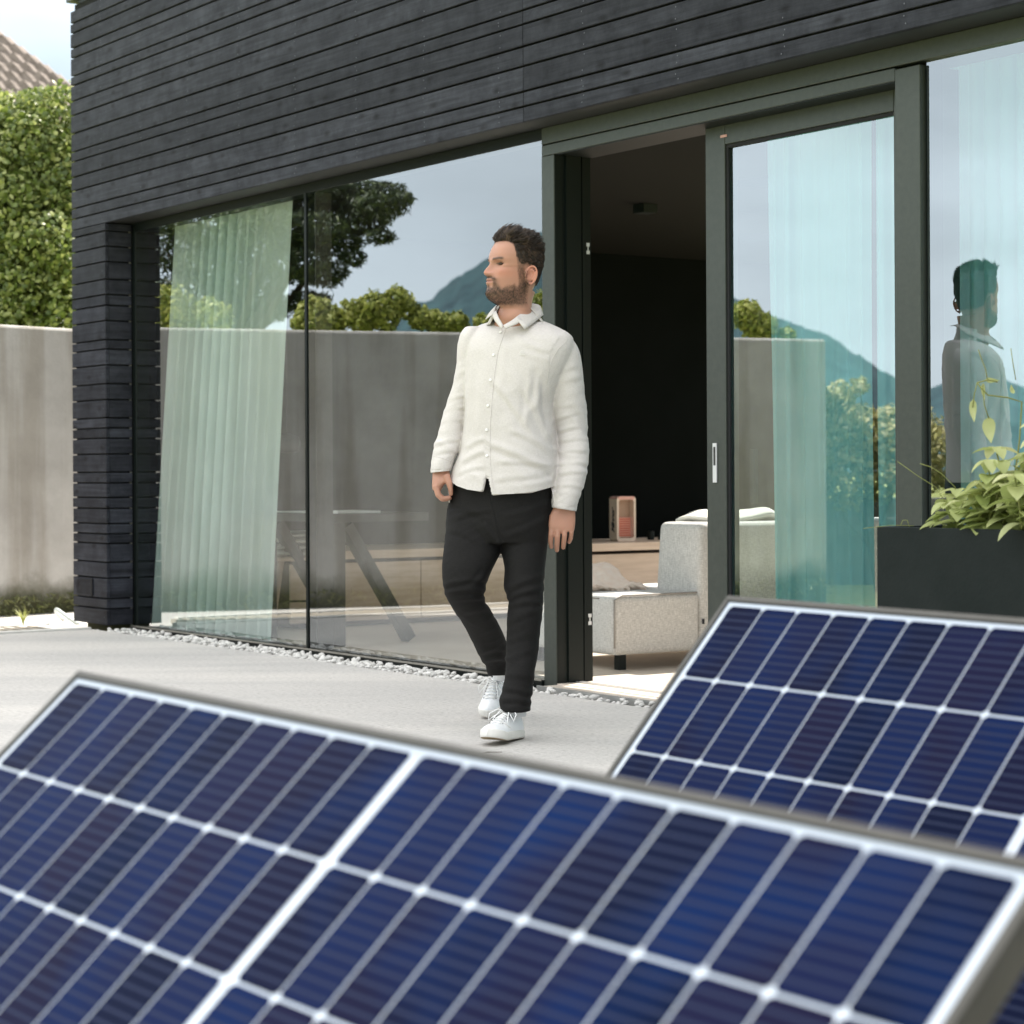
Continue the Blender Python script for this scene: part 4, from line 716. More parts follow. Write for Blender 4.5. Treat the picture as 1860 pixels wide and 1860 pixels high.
#PERSON
# ================================================================ PERSON
def evald(o):
    bpy.context.view_layer.update(); dg = bpy.context.evaluated_depsgraph_get(); me = bpy.data.meshes.new_from_object(o.evaluated_get(dg)); return me
def remesh(mb, vox, smooth=3, fac=.5):
    me = mb.mesh('tmp'); o = bpy.data.objects.new('tmp', me); COL.objects.link(o); r = o.modifiers.new('r', 'REMESH'); r.mode = 'VOXEL'; r.voxel_size = vox; r.use_smooth_shade = True
    if smooth: s = o.modifiers.new('s', 'SMOOTH'); s.iterations = smooth; s.factor = fac
    m2 = evald(o); bpy.data.objects.remove(o); m2.polygons.foreach_set('use_smooth', [True]*len(m2.polygons)); return m2
def coords(me): a = np.empty(len(me.vertices)*3, np.float32); me.vertices.foreach_get('co', a); return a.reshape(-1, 3).astype(float)
def norms(me): a = np.empty(len(me.vertices)*3, np.float32); me.vertex_normals.foreach_get('vector', a); return a.reshape(-1, 3).astype(float)
def setco(me, V): me.vertices.foreach_set('co', V.astype(np.float32).ravel()); me.update()
def sring(c, a, b, rot=0, e=2.0, n=40, tilt=None):
    P = []
    for k in range(n):
        t = 2*math.pi*k/n; x = math.copysign(abs(math.cos(t))**(2/e), math.cos(t))*a; y = math.copysign(abs(math.sin(t))**(2/e), math.sin(t))*b
        P.append(Vector((c[0]+x*math.cos(rot)-y*math.sin(rot), c[1]+x*math.sin(rot)+y*math.cos(rot), c[2])))
    return P
def interp_rows(rows, step=6):
    """rows (y, xl, xr, depth, t) -> smoothly interpolated"""
    rows = sorted(rows); ys = np.array([r[0] for r in rows], float); A = np.array([r[1:] for r in rows], float); yy = np.arange(ys[0], ys[-1]+.01, step)
    if yy[-1] < ys[-1]-1: yy = np.append(yy, ys[-1])
    m = np.gradient(A, ys, axis=0); out = []
    for y in yy:
        i = min(max(np.searchsorted(ys, y)-1, 0), len(ys)-2); h = ys[i+1]-ys[i]; u = (y-ys[i])/h
        p = (2*u**3-3*u**2+1)*A[i]+(u**3-2*u**2+u)*h*m[i]+(-2*u**3+3*u**2)*A[i+1]+(u**3-u**2)*h*m[i+1]; out.append((y, *p))
    return out
def pxloft(mb, rows, rot=0, e=2.0, scale=1.0, grow=0, step=6, slant=0, bfun=None):
    R_ = []
    for y, xl, xr, dp, t in interp_rows(rows, step):
        pl_, pr_ = at(xl, y, t), at(xr, y, t); c = (pl_+pr_)/2; hw = (pr_.x-pl_.x)/2*scale+grow; b = dp/2*scale+grow
        a = math.sqrt(max(hw*hw-(b*math.sin(rot))**2, (.4*hw)**2))/max(.3, math.cos(rot)); ring = sring(c, a, b, rot, e)
        if slant:
            for p in ring: p.z += slant*(p.x-c.x)
        R_.append(ring)
    mb.loft(R_); return R_
TR = math.radians(-20)
torso = [(583, 893, 982, .105, 7.70), (590, 872, 1000, .145, 7.69), (599, 854, 1018, .175, 7.675), (610, 843, 1034, .20, 7.665), (628, 837, 1040, .222, 7.655), (655, 838, 1036, .238, 7.65), (690, 843, 1020, .25, 7.645), (740, 846, 1004, .255, 7.64), (790, 843, 1007, .255, 7.635), (830, 834, 1011, .26, 7.63), (860, 823, 1012, .265, 7.63), (880, 818, 1011, .27, 7.63), (899, 817, 1010, .272, 7.63), (914, 816, 1009, .272, 7.63)]
slvR = [(604, 1000, 1026, .09, 7.65), (614, 995, 1037, .12, 7.645), (630, 992, 1048, .14, 7.64), (660, 994, 1056, .145, 7.635), (700, 997, 1060, .14, 7.635), (740, 1000, 1064, .135, 7.64), (780, 1011, 1066, .125, 7.64), (815, 1014, 1068, .12, 7.62), (850, 1011, 1067, .115, 7.595), (885, 1008, 1058, .10, 7.575), (905, 1005, 1051, .092, 7.565), (922, 1003, 1046, .088, 7.56)]
slvL = [(594, 846, 874, .09, 7.70), (604, 838, 874, .12, 7.70), (625, 832, 872, .14, 7.70), (660, 830, 868, .14, 7.70), (700, 823, 862, .135, 7.70), (740, 810, 852, .13, 7.70), (775, 801, 844, .125, 7.69), (810, 789, 839, .115, 7.67), (830, 786, 826, .105, 7.655), (854, 784, 818, .090, 7.64)]
legR = [(925, 908, 1004, .21, 7.64), (960, 908, 998, .21, 7.63), (995, 911, 994, .20, 7.60), (1033, 917, 989, .175, 7.57), (1067, 916, 987, .165, 7.55), (1091, 923, 986, .155, 7.54), (1119, 922, 984, .155, 7.53), (1153, 921, 980, .15, 7.52), (1187, 920, 977, .145, 7.50), (1222, 919, 971, .14, 7.47), (1250, 914, 967, .135, 7.455), (1275, 908, 964, .14, 7.44), (1291, 911, 963, .14, 7.435)]
legL = [(925, 814, 916, .21, 7.66), (960, 810, 913, .21, 7.64), (995, 806, 911, .20, 7.61), (1035, 804, 893, .18, 7.57), (1060, 806, 883, .17, 7.56), (1085, 812, 879, .165, 7.58), (1110, 826, 892, .16, 7.66), (1140, 845, 908, .155, 7.78), (1170, 861, 920, .145, 7.90), (1195, 873, 924, .14, 8.0), (1206, 881, 923, .13, 8.05), (1226, 886, 923, .12, 8.10)]
pelv = [(866, 826, 1005, .245, 7.645), (900, 819, 1005, .25, 7.645), (930, 813, 1003, .25, 7.64), (965, 811, 997, .235, 7.63), (985, 815, 990, .20, 7.62)]
# ---- body (head, neck, arms, hands) as one continuous skin surface
HA = math.radians(61); FW = Vector((-math.sin(HA), -math.cos(HA), 0)); LT = Vector((-FW.y, FW.x, 0))*-1
LT = Vector((math.cos(HA), -math.sin(HA), 0))
HC = at(935, 548, 7.63); HC = Vector((HC.x, HC.y, HC.z))
def hloc(P):
    Q = P-np.array(HC); return Q@np.array(LT), Q@np.array(FW), Q[:, 2]
def hw(l, f, z): return HC+LT*l+FW*f+Vector((0, 0, z))
zt = [-.035, -.01, 0, .012, .03, .045, .062, .075, .09, .105, .12, .132, .145, .165, .185, .205, .222, .236, .246, .251]
ff = [.030, .055, .078, .089, .0905, .087, .0895, .0905, .088, .088, .0865, .088, .0955, .0975, .0955, .089, .077, .057, .030, .004]
fb = [-.060, -.055, -.054, -.056, -.060, -.066, -.076, -.082, -.088, -.093, -.098, -.101, -.104, -.105, -.102, -.094, -.082, -.062, -.036, -.004]
ff = [a+b for a, b in zip(ff, [.006, .012, .016, .020, .022, .022, .021, .019, .014, .009, .004, .001, 0, -.005, -.011, -.017, -.018, -.012, -.006, 0])]
fwid = [.050, .050, .050, .0515, .055, .058, .062, .0645, .067, .070, .0725, .0745, .0765, .0775, .0755, .070, .061, .046, .026, .003]
def head(mb):
    rings = []; zz = np.concatenate([np.arange(-.035, .236, .0028), np.linspace(.2385, .251, 7)]); n = 120
    F_, B_, W_2 = np.interp(zz, zt, ff), np.interp(zz, zt, fb), np.interp(zz, zt, fwid)
    ker = np.array([1, 2, 3, 2, 1])/9
    for A in (F_, B_, W_2): A[2:-9] = np.convolve(A, ker, 'same')[2:-9]
    for z, f1, b1, w1 in zip(zz, F_, B_, W_2):
        ring = []
        for k in range(n):
            a = 2*math.pi*k/n; ca, sa = math.cos(a), math.sin(a)   # ca forward, sa lateral
            cf = -.012; fr = f1-cf if ca > 0 else cf-b1; e = 2.25 if z > .12 else 2.0
            if ca > 0 and z < .12: e = 2.0-.10*min(1, (.12-z)/.1)
            x = math.copysign(abs(sa)**(2/e), sa)*w1; y = cf+math.copysign(abs(ca)**(2/e), ca)*fr
            g = lambda x0, z0, sx, sz: math.exp(-((abs(x)-x0)/sx)**2-((z-z0)/sz)**2)
            if ca > 0:
                nz = np.interp(z, [.082, .087, .092, .099, .106, .117, .128, .138, .148], [0, .010, .021, .0265, .0265, .0215, .0145, .008, 0]); ns_ = np.interp(z, [.088, .096, .105, .12, .14], [.0150, .0135, .0095, .0075, .009])
                y += nz*math.exp(-(x/ns_)**2)
                y += .006*g(.0135, .0965, .0065, .006)                       # nostril wings
                y -= .0145*g(.031, .1300, .0150, .0090)                      # eye sockets
                y += .0045*g(.031, .1295, .010, .0052)                       # eyelid volume
                y += .0045*g(.028, .1455, .020, .0055)                       # brow ridge
                y += .0050*g(.047, .104, .016, .014)                         # cheek bones
                y -= .0040*g(.046, .070, .014, .016)                         # hollow cheeks
                y += .0045*g(0, .0755, .017, .0042)+.0050*g(0, .0635, .015, .0048)-.0060*g(0, .0695, .021, .0020)  # lips
                y -= .0035*g(0, .052, .018, .005); y += .0050*g(0, .024, .018, .012)
                y -= .002*g(0, .084, .005, .006)
            ring.append(hw(x, y, z))
        rings.append(ring)
    mb.loft(rings)
def ear(mb, sgn):
    # helix rim, antihelix, lobe and bowl
    c = (sgn*.0735, -.018, .088); R = []
    def E(u, r=1.0, out=0): # u angle ; ear ellipse tilted back
        f = math.cos(u)*.0180*r; z = math.sin(u)*.0325*r; f2 = f*math.cos(.22)-z*math.sin(.22)*1.0; z2 = f*math.sin(.22)+z*math.cos(.22)
        return hw(c[0]+sgn*(.008+out+.55*max(0, -f2+.004)), c[1]+f2, c[2]+z2)
    mb.tube([E(u, 1.0 if u < 4.0 else 1.0-.12*(u-4.0), .002) for u in np.linspace(-.35, 4.9, 26)], [.0038]*22+[.0044, .005, .005, .0045], 8)
    mb.tube([E(u, .60, .001) for u in np.linspace(.3, 4.0, 14)], .0027, 8)
    mb.loft([[E(2*math.pi*k/16, .95, -.009) for k in range(16)], [E(2*math.pi*k/16, .86, -.0065) for k in range(16)]])
    mb.loft([[hw(sgn*.064, c[1]+.012*math.cos(2*math.pi*k/16)+.003, c[2]+.024*math.sin(2*math.pi*k/16)) for k in range(16)], [E(2*math.pi*k/16, .8, -.003) for k in range(16)]])
body = MB(); head(body); ear(body, 1); ear(body, -1)
# neck runs from the skull into the chest
nk = [(530, 925, 972, .115, 7.655), (548, 914, 967, .118, 7.65), (562, 906, 966, .118, 7.645), (578, 900, 970, .122, 7.64), (592, 897, 976, .125, 7.65), (606, 893, 985, .12, 7.665), (625, 885, 995, .12, 7.68)]
pxloft(body, nk, 0, 2.0, step=4)
pxloft(body, [r for r in torso if 628 <= r[0] <= 865], TR, 2.2, .84)
pxloft(body, slvR, 0, 2, .80); pxloft(body, slvL, 0, 2, .80); pxloft(body, [(880, 826, 1003, .23, 7.645)]+pelv[1:-1], TR, 2.2, .80); pxloft(body, legR, 0, 2, .74); pxloft(body, legL, 0, 2, .74)
def chain(mb, pts, rad, n=12):
    P = [Vector(p) for p in pts]; out = []; rr_ = []
    for i in range(len(P)-1):
        for k in range(5): out.append(P[i].lerp(P[i+1], k/5)); rr_.append(rad[i]*(1-k/5)+rad[i+1]*k/5)
    out.append(P[-1]); rr_.append(rad[-1]); d = (P[-1]-P[-2]).normalized()
    for f, s_ in ((.45, .9), (.8, .62), (.98, .25)): out.append(P[-1]+d*rad[-1]*f); rr_.append(rad[-1]*s_)
    mb.tube(out, rr_, n)
hand = MB()
# his left hand, hanging with the back of the hand towards the camera
T2 = 7.555
pxloft(hand, [(905, 1007, 1043, .050, 7.565), (922, 1005, 1044.5, .043, 7.56), (935, 999, 1045, .036, T2), (948, 996.5, 1045, .034, T2-.003), (958, 996.5, 1044, .031, T2-.005), (966, 999, 1042.5, .026, T2-.004)], .05, 2.5, step=3)
for (x0, y0, x1, y1, x2, y2, x3, y3, r, dt) in ((1002.5, 952, 1001, 971, 1000, 984, 1001.5, 993, .0098, 0), (1013.5, 955, 1012.5, 975, 1011.5, 990, 1011.5, 999, .0100, -.004), (1025.5, 955, 1025.5, 973, 1024, 986, 1023, 994.5, .0095, -.002), (1037, 952, 1038, 967, 1036.5, 978, 1034, 984.5, .0083, .004)):
    chain(hand, [at(x0, y0, T2+dt-.004), at(x1, y1, T2+dt-.010), at(x2, y2, T2+dt+.002), at(x3, y3, T2+dt+.014)], [r*1.06, r, r*.95, r*.86])
chain(hand, [at(1003, 936, T2+.012), at(997, 950, T2+.022), at(993, 962, T2+.030), at(995.5, 968, T2+.036)], [.014, .012, .0105, .009])
# his right hand, loosely curled
T1 = 7.63
pxloft(hand, [(842, 790, 815, .052, 7.645), (854, 786.5, 816, .05, 7.64), (864, 785.5, 818, .058, 7.635), (874, 785, 817, .066, T1), (882, 784.6, 806, .070, T1), (890, 785.5, 802, .064, T1)], 0, 2.4, step=3)
for k, (dt, ex) in enumerate(((-.026, 0), (-.007, 1.5), (.012, 1), (.030, -2))):
    r = (.0102, .0104, .0098, .0086)[k]
    chain(hand, [at(791.5, 882, T1+dt), at(796+ex*.3, 899, T1+dt-.006), at(804+ex, 906.5, T1+dt-.004), at(816+ex*.5, 904.5, T1+dt+.004)], [r*1.15, r*1.05, r, r*.86])
chain(hand, [at(810, 864, T1-.022), at(816, 878, T1-.032), at(818.5, 889, T1-.034), at(819.5, 897, T1-.030)], [.0150, .0112, .0088, .0074])
body.add(hand.v, hand.f)
bme = remesh(body, .0026, 2, .5)
V = coords(bme); l, f, z = hloc(V); al = np.abs(l)
base = np.array([.44, .225, .155]); colr = np.tile(base, (len(V), 1)); nz_ = vnoise(V*28)[:, None]; n2 = vnoise(V*230, 4); n3 = vnoise(V*90, 9)
colr *= 1+.07*nz_
def blend(mask, c): 
    global colr
    m = np.clip(mask, 0, 1)[:, None]; colr = colr*(1-m)+np.array(c)*m
hd = (z > -.04) & (al < .1) & (np.abs(f) < .16)
G = lambda x0, z0, sx, sz: np.exp(-((al-x0)/sx)**2-((z-z0)/sz)**2)
blend(hd*.5*(G(.045, .098, .022, .018)*(f > 0)+G(0, .100, .014, .010)*(f > .06)+(al > .074)*(z > .05)*(z < .13)), (.56, .22, .15))
ss = lambda a, b, x: np.clip((x-a)/(b-a), 0, 1)
jaw = ss(.056, .040, z-.45*np.maximum(0, .030-f)*1.0+.009*n3+.004*n2)*ss(-.030, -.010, f)*ss(-.028, -.008, z)*(al < .085)
side = ss(.012, .003, np.abs(f-(.004+.18*(z-.07)))-.006)*(al > .045)*ss(.035, .05, z)*ss(.135, .11, z)
stache = np.exp(-((z-.0830+.35*np.maximum(0, al-.012))/.0062)**2)*ss(.031, .024, al)*(f > .05)
sidest = np.exp(-((al-.027)/.007)**2)*ss(.03, .05, z)*ss(.082, .072, z)*(f > .05)
soul = np.exp(-((z-.052)/.006)**2-(al/.006)**2)*(f > .05)
chinb = np.exp(-((z-.014)/.020)**2)*ss(.055, .03, al)*(f > .0)*ss(.048, .038, z)
brd = np.clip(jaw*.86+side*.65+stache*.95+sidest*.8+soul*.8+chinb*.5, 0, 1)*hd; brd *= 1-.95*np.exp(-((z-.0690)/.0055)**2)*ss(.026, .018, al)*(f > .06)
blend(np.clip(brd*.92, 0, 1)*(.78+.30*n2), (.032, .019, .013))
blend(hd*(np.exp(-((z-.0688)/.0052)**2)*ss(.025, .017, al)*(f > .07))*.75, (.38, .15, .12))
blend(hd*(np.exp(-((z-.0695)/.0016)**2)*ss(.024, .02, al)*(f > .07))*.9, (.07, .02, .02))
br = np.exp(-((z-.1475-.10*np.maximum(0, al-.02)+.25*np.maximum(0, al-.040))/.0046)**2)*ss(.010, .014, al)*ss(.054, .048, al)*(f > .05)
blend(hd*br*.95, (.035, .020, .013))
blend(hd*(f > .05)*(np.exp(-((z-.1325+.10*np.abs(al-.031))/.0020)**2)*ss(.017, .011, np.abs(al-.031)))*.97, (.02, .012, .01))
blend(hd*(f > .05)*(np.exp(-((z-.1285)/.0030)**2)*ss(.0125, .0085, np.abs(al-.031)))*.75, (.06, .04, .035))
blend(hd*(f > .05)*G(.031, .138, .015, .004)*.2, (.28, .12, .08))  # shading painted into the hollow between eyelid and brow
# scalp and faded sides
hl = np.interp(f, [-.11, -.06, -.040, -.030, -.015, .015, .026, .032, .038, .05, .10], [.030, .045, .060, .110, .113, .116, .124, .150, .198, .206, .210])
top_ = np.interp(al, [0, .04, .06], [.0, .0, -.004])
fade = ss(0, .042, z-hl-top_+.004*n3); 
fade = np.maximum(fade, ss(.0, .008, z-hl-top_)*ss(.02, .04, f))
blend(hd*np.clip(fade*1.1+.10*n2*(fade > 0), 0, 1)*(1-(al > .0795)*(z < .125)*(f > -.05)), (.028, .018, .013))
nail_m = np.zeros(len(V))
ca = bme.color_attributes.new('tone', 'FLOAT_COLOR', 'POINT'); ca.data.foreach_set('color', np.concatenate([np.clip(colr, .004, 1), np.ones((len(V), 1))], 1).astype(np.float32).ravel())
person = link('person', bme, M['skin']); tag(person, 'bearded man in a cream linen shirt and black trousers walking out past the open door', 'person')
# ---- hair
def hair():
    bv = BVHTree.FromPolygons([tuple(v) for v in V], [tuple(p.vertices) for p in bme.polygons]); mb = MB(); cnt = 0; r2 = np.random.default_rng(3); P0_ = np.array(V); Nn = norms(bme)
    idx = np.where(hd & (fade > .55) & (z > .06))[0]; idx = r2.choice(idx, 6500); rn = []; cl1 = vnoise(V*95, 21); cl2 = vnoise(V*95+50, 22)
    for i in idx:
        p = Vector(V[i]); nn = Vector(Nn[i]); zz, f_, a_ = z[i], f[i], al[i]; 
        if a_ > .0795 and zz < .125: continue
        topness = float(np.clip((zz-.178)/.045, 0, 1)); frontness = float(np.clip((f_+.02)/.10, 0, 1))
        ln = .0045+topness*(.014+.026*frontness)*r2.uniform(.55, 1.3)*(1+.35*cl1[i])+.004*(1-topness)*float(fade[i])
        back = -FW*(.35+.4*topness)+LT*(.45*cl1[i]+r2.normal()*.08)-LT*.10
        d0 = (nn*(.25+.6*topness)+(FW*.30*frontness*topness)+Vector((0, 0, -.5+1.0*topness))+back*.25+Vector((0, 0, .35*cl2[i]*topness))+Vector(r2.normal(size=3))*.07).normalized(); d1 = (d0*.45+back*.9+Vector((0, 0, -.18+.28*topness))).normalized()
        r_ = .0010+.0006*topness; a = p-nn*.001; b = a+d0*ln*.5; c = b+d1*ln*.55; e = c+(d1+Vector((0, 0, -.35))).normalized()*ln*.45
        u = d0.orthogonal().normalized(); k0 = len(mb.v); v_ = d0.cross(u)
        for q, rr2 in ((a, r_), (b, r_), (c, r_*.75)):
            mb.v += [tuple(q+u*rr2), tuple(q-u*rr2*.5+v_*rr2*.87), tuple(q-u*rr2*.5-v_*rr2*.87)]
        mb.v.append(tuple(e)); rn += [min(1, max(0, .38+.35*cl2[i]+r2.normal()*.22+.2*topness*frontness))]*10
        for s_ in (0, 3):
            for k in range(3): mb.f.append((k0+s_+k, k0+s_+(k+1) % 3, k0+s_+3+(k+1) % 3, k0+s_+3+k)); mb.m.append(0)
        for k in range(3): mb.f.append((k0+6+k, k0+6+(k+1) % 3, k0+9)); mb.m.append(0)
    me = mb.mesh('hair', True, False); a_ = me.attributes.new('rnd', 'FLOAT', 'POINT'); a_.data.foreach_set('value', rn); return link('hair', me, M['hair'], person)
hair()
def beard():
    r2 = np.random.default_rng(5); Nn = norms(bme); w_ = np.clip(brd, 0, 1)*hd*(V[:, 2]-HC.z > -.012)*(f > -.045); idx = r2.choice(np.where(w_ > .25)[0], 5200); idx = idx[r2.random(len(idx)) < w_[idx]]; mb = MB(); rn = []
    for i in idx:
        a = Vector(V[i]); nn = Vector(Nn[i]); d = (nn*.45+Vector((0, 0, -.9))+Vector(r2.normal(size=3))*.30).normalized(); ln = r2.uniform(.0030, .0062); u = d.orthogonal().normalized(); v_ = d.cross(u); k0 = len(mb.v); rr2 = .00042
        for t in (0, 1, 2): mb.v.append(tuple(a+(u*math.cos(t*2.09)+v_*math.sin(t*2.09))*rr2))
        mb.v.append(tuple(a+d*ln)); mb.f += [(k0, k0+1, k0+3), (k0+1, k0+2, k0+3), (k0+2, k0, k0+3)]; mb.m += [0]*3; rn += [min(1, max(0, .35+r2.normal()*.3))]*4
    me = mb.mesh('beard', True, False); a_ = me.attributes.new('rnd', 'FLOAT', 'POINT'); a_.data.foreach_set('value', rn); link('beard', me, M['hair'], person)
beard()
for sg in (1, -1):
    mb = MB(); c = hw(sg*.031, .0735, .1300); c = c-FW*.0022; rg = [[c+LT*(.0100*math.sin(t)*math.cos(a))+FW*(.0108*math.cos(t))+Vector((0, 0, .0050*math.sin(t)*math.sin(a))) for a in np.linspace(0, 2*math.pi, 16, endpoint=False)] for t in np.linspace(.05, 3.0, 12)]; mb.loft(rg); mb.build('eye', M['iris'], person, smooth=True)
# ---- shirt
sh = MB(); R_ = pxloft(sh, torso, TR, 2.25, 1, .002); pxloft(sh, slvR, 0, 2.1, 1, .001, slant=0); pxloft(sh, slvL, 0, 2.1, 1, .001)
sme = remesh(sh, .0042, 6, .5)
V2 = coords(sme); N2 = norms(sme)
# curved hem with a slit below the placket
pxx = V2[:, 0]/V2[:, 1]*FPX+930; pyy = CYP-(V2[:, 2]-EYE)/V2[:, 1]*FPX
tors = (pyy > 790) & (pxx > 817) & (pxx < 1013) & ~((pxx > 1000) & (V2[:, 1] < 7.6) & (pxx > 1008)) 
ang = np.clip((pxx-819)/(1010-819), 0, 1); hemy = np.interp(pxx, [819, 830, 850, 870, 876, 880, 884, 888, 893, 930, 970, 1008], [873, 882, 889, 892, 891, 872, 855, 874, 898, 897, 893, 884])
back_ = V2[:, 1] > 7.66; hemy = np.where(back_, 884, hemy)
lim = tors & (pyy > hemy); k_ = (pyy-hemy)
newz = EYE-(hemy-CYP)*V2[:, 1]/FPX
arm = ((pxx < 842) & (pyy < 858) & (pxx < 818)) | (pxx > 1013)
lim &= ~arm; V2[lim, 2] = newz[lim]
cxy = np.array([at(915, 885, 7.63).x, 7.63]); inn = lim & (k_ > 3); V2[inn, :2] = cxy+(V2[inn, :2]-cxy)*.93
# folds
P = V2
ridge = lambda n: 1-np.abs(n)*2
isL = (pxx < np.interp(pyy, [580, 625, 700, 760, 860], [850, 846, 846, 843, 822])) & (pyy < 870); isR = (pxx > np.interp(pyy, [600, 640, 700, 760, 930], [1026, 1000, 997, 1002, 1004])) & (V2[:, 1] < 7.75)
slv = (isL | isR).astype(float); sm = slv
q = np.stack([P[:, 0]*7, P[:, 1]*7, P[:, 2]*21+P[:, 0]*12+1.2*vnoise(P*9, 31)], 1); fa = ridge(vnoise(q, 1)); q = np.stack([P[:, 0]*11+P[:, 2]*10, P[:, 1]*11, P[:, 2]*46-P[:, 0]*22], 1); fb_ = ridge(vnoise(q, 2))
low_ = np.interp(pyy, [600, 690, 740, 800, 920], [.25, .5, 1, 1.1, .8])
d_s = (.0042*fa+.0016*fb_)*low_
q = np.stack([P[:, 0]*17+P[:, 2]*5, P[:, 1]*14, P[:, 2]*4.2], 1); ga = ridge(vnoise(q, 3)); q = np.stack([P[:, 0]*9-P[:, 2]*12, P[:, 1]*9, P[:, 2]*13+P[:, 0]*12], 1); gb = ridge(vnoise(q, 5)); q = np.stack([P[:, 0]*30+P[:, 2]*14, P[:, 1]*26, P[:, 2]*26-P[:, 0]*16], 1); gc = vnoise(q, 6)
d_t = .0032*ga+.0042*gb*np.interp(pyy, [600, 700, 800, 890], [.4, .5, 1.1, 1.2])+.0016*gc
d_t *= np.interp(pyy, [585, 610], [.1, 1]); 
def seg_fold(PX, PY, x1, y1, x2, y2, w_, amp, gr=.8):
    dx, dy = x2-x1, y2-y1; ln = math.hypot(dx, dy); u = ((PX-x1)*dx+(PY-y1)*dy)/ln**2; d = (-(PX-x1)*dy+(PY-y1)*dx)/ln; d = d+3.0*np.sin(u*3.1)
    e = np.clip(np.minimum(u+.12, 1.12-u)/.28, 0, 1); e = e*e*(3-2*e); return amp*e*(np.exp(-(d/w_)**2)-gr*np.exp(-((d-1.7*w_)/(w_*.9))**2))
fr = (N2[:, 1] < .25)*1.0; F_t = np.zeros(len(P)); F_s = np.zeros(len(P))
for a in [(897, 690, 975, 800, 6, .005), (886, 803, 1010, 858, 7, .009), (905, 838, 1008, 846, 5, .005), (930, 780, 1006, 822, 6, .006), (846, 812, 884, 796, 5, .005), (838, 838, 884, 818, 5, .006), (830, 860, 880, 846, 5, .005), (985, 672, 970, 745, 7, .008), (962, 690, 955, 770, 6, .005), (1000, 640, 940, 612, 6, .003), (1010, 655, 950, 640, 6, .003), (920, 620, 905, 720, 8, .003), (860, 620, 852, 720, 7, .004), (870, 700, 864, 800, 7, .004), (1006, 870, 950, 880, 5, .004), (900, 870, 960, 866, 6, .004), (948, 700, 1000, 800, 6, .005)]: F_t += seg_fold(pxx, pyy, *a)
F_t -= .014*np.exp(-((pxx-(984+.10*(pyy-690)))/7)**2)*np.clip((pyy-668)/20, 0, 1)*np.clip((790-pyy)/30, 0, 1)
for a in [(812, 728, 846, 718, 4, .006), (806, 748, 846, 738, 4, .007), (803, 766, 844, 762, 4, .007), (797, 786, 842, 778, 4, .005), (792, 806, 838, 798, 4, .007), (788, 822, 832, 818, 4, .006), (826, 690, 848, 670, 5, .004), (830, 655, 846, 640, 5, .003),
          (999, 684, 1050, 664, 5, .005), (1000, 706, 1056, 684, 5, .005), (1001, 726, 1060, 712, 5, .004), (1004, 740, 1064, 736, 4, .008), (1008, 762, 1066, 748, 4, .007), (1012, 784, 1068, 775, 4, .008), (1013, 803, 1069, 797, 4, .006), (1012, 822, 1066, 820, 4, .007), (1010, 842, 1068, 843, 4, .008), (1010, 862, 1066, 858, 4, .007), (1008, 882, 1060, 886, 4, .007), (1005, 896, 1052, 902, 3.5, .004)]: F_s += seg_fold(pxx, pyy, *a, 1.0)
V2 += N2*(sm*(d_s*.62+F_s*.28*(1+1.1*vnoise(P*[19, 19, 11], 41)))+(1-sm)*(d_t*.55+F_t*fr*.62))[:, None]
setco(sme, V2)
shirt = link('shirt', sme, M['linen'], person)
def surf(me_list):
    vs = []; fs = []
    for me in me_list:
        b = len(vs); vs += [v.co[:] for v in me.vertices]; fs += [tuple(b+i for i in p.vertices) for p in me.polygons]
    bv = BVHTree.FromPolygons(vs, fs)
    def hit(x, y, off=.002):
        o = Vector((0, 0, EYE)); d = ray(x, y).normalized(); r = bv.ray_cast(o, d)
        if r[0] is None: return at(x, y, 7.6), Vector((0, -1, 0))
        nn = r[1] if r[1].dot(d) < 0 else -r[1]; return r[0]+nn*off, nn
    return hit
hs = surf([sme])
def ribbon(pts, wd, off, hit, mb, samples=6, thick=.0012):
    c = []
    for i in range(len(pts)-1):
        for k in range(samples): u = k/samples; c.append((pts[i][0]*(1-u)+pts[i+1][0]*u, pts[i][1]*(1-u)+pts[i+1][1]*u))
    c.append(pts[-1]); n = len(c); L_, R2, Li, Ri = [], [], [], []
    for i, (x, y) in enumerate(c):
        x2, y2 = c[min(i+1, n-1)]; x1, y1 = c[max(i-1, 0)]; dx, dy = x2-x1, y2-y1; m = math.hypot(dx, dy); nx_, ny_ = -dy/m, dx/m
        a, na = hit(x+nx_*wd/2, y+ny_*wd/2, off); b, nb = hit(x-nx_*wd/2, y-ny_*wd/2, off); L_.append(a); R2.append(b); Li.append(a-na*(thick+off)); Ri.append(b-nb*(thick+off))
    vs = L_+R2+Li+Ri; fs = []
    for i in range(n-1): fs += [(i, i+1, n+i+1, n+i), (2*n+i, 2*n+i+1, i+1, i), (n+i, n+i+1, 3*n+i+1, 3*n+i)]
    mb.add(vs, fs)
mb = MB(); ribbon([(915, 594), (908, 612), (899, 640), (893, 680), (888, 730), (885, 780), (885, 830), (887, 862), (892, 893)], 11, .0016, hs, mb); mb.build('placket', M['linen'], shirt, smooth=False)
for (x, y) in ((909.5, 604), (897, 645), (891.5, 690.5), (887, 737), (884.5, 781), (885, 828)):
    p_, nn = hs(x, y, .0036); mb = MB(); mb.lathe([(.0052, -.001), (.0056, .0004), (.0042, .0012), (.002, .0008)], n=14); o = mb.build('button', M['button'], shirt, smooth=True); o.matrix_world = Matrix.Translation(p_) @ nn.to_track_quat('Z', 'Y').to_matrix().to_4x4()
mb = MB()
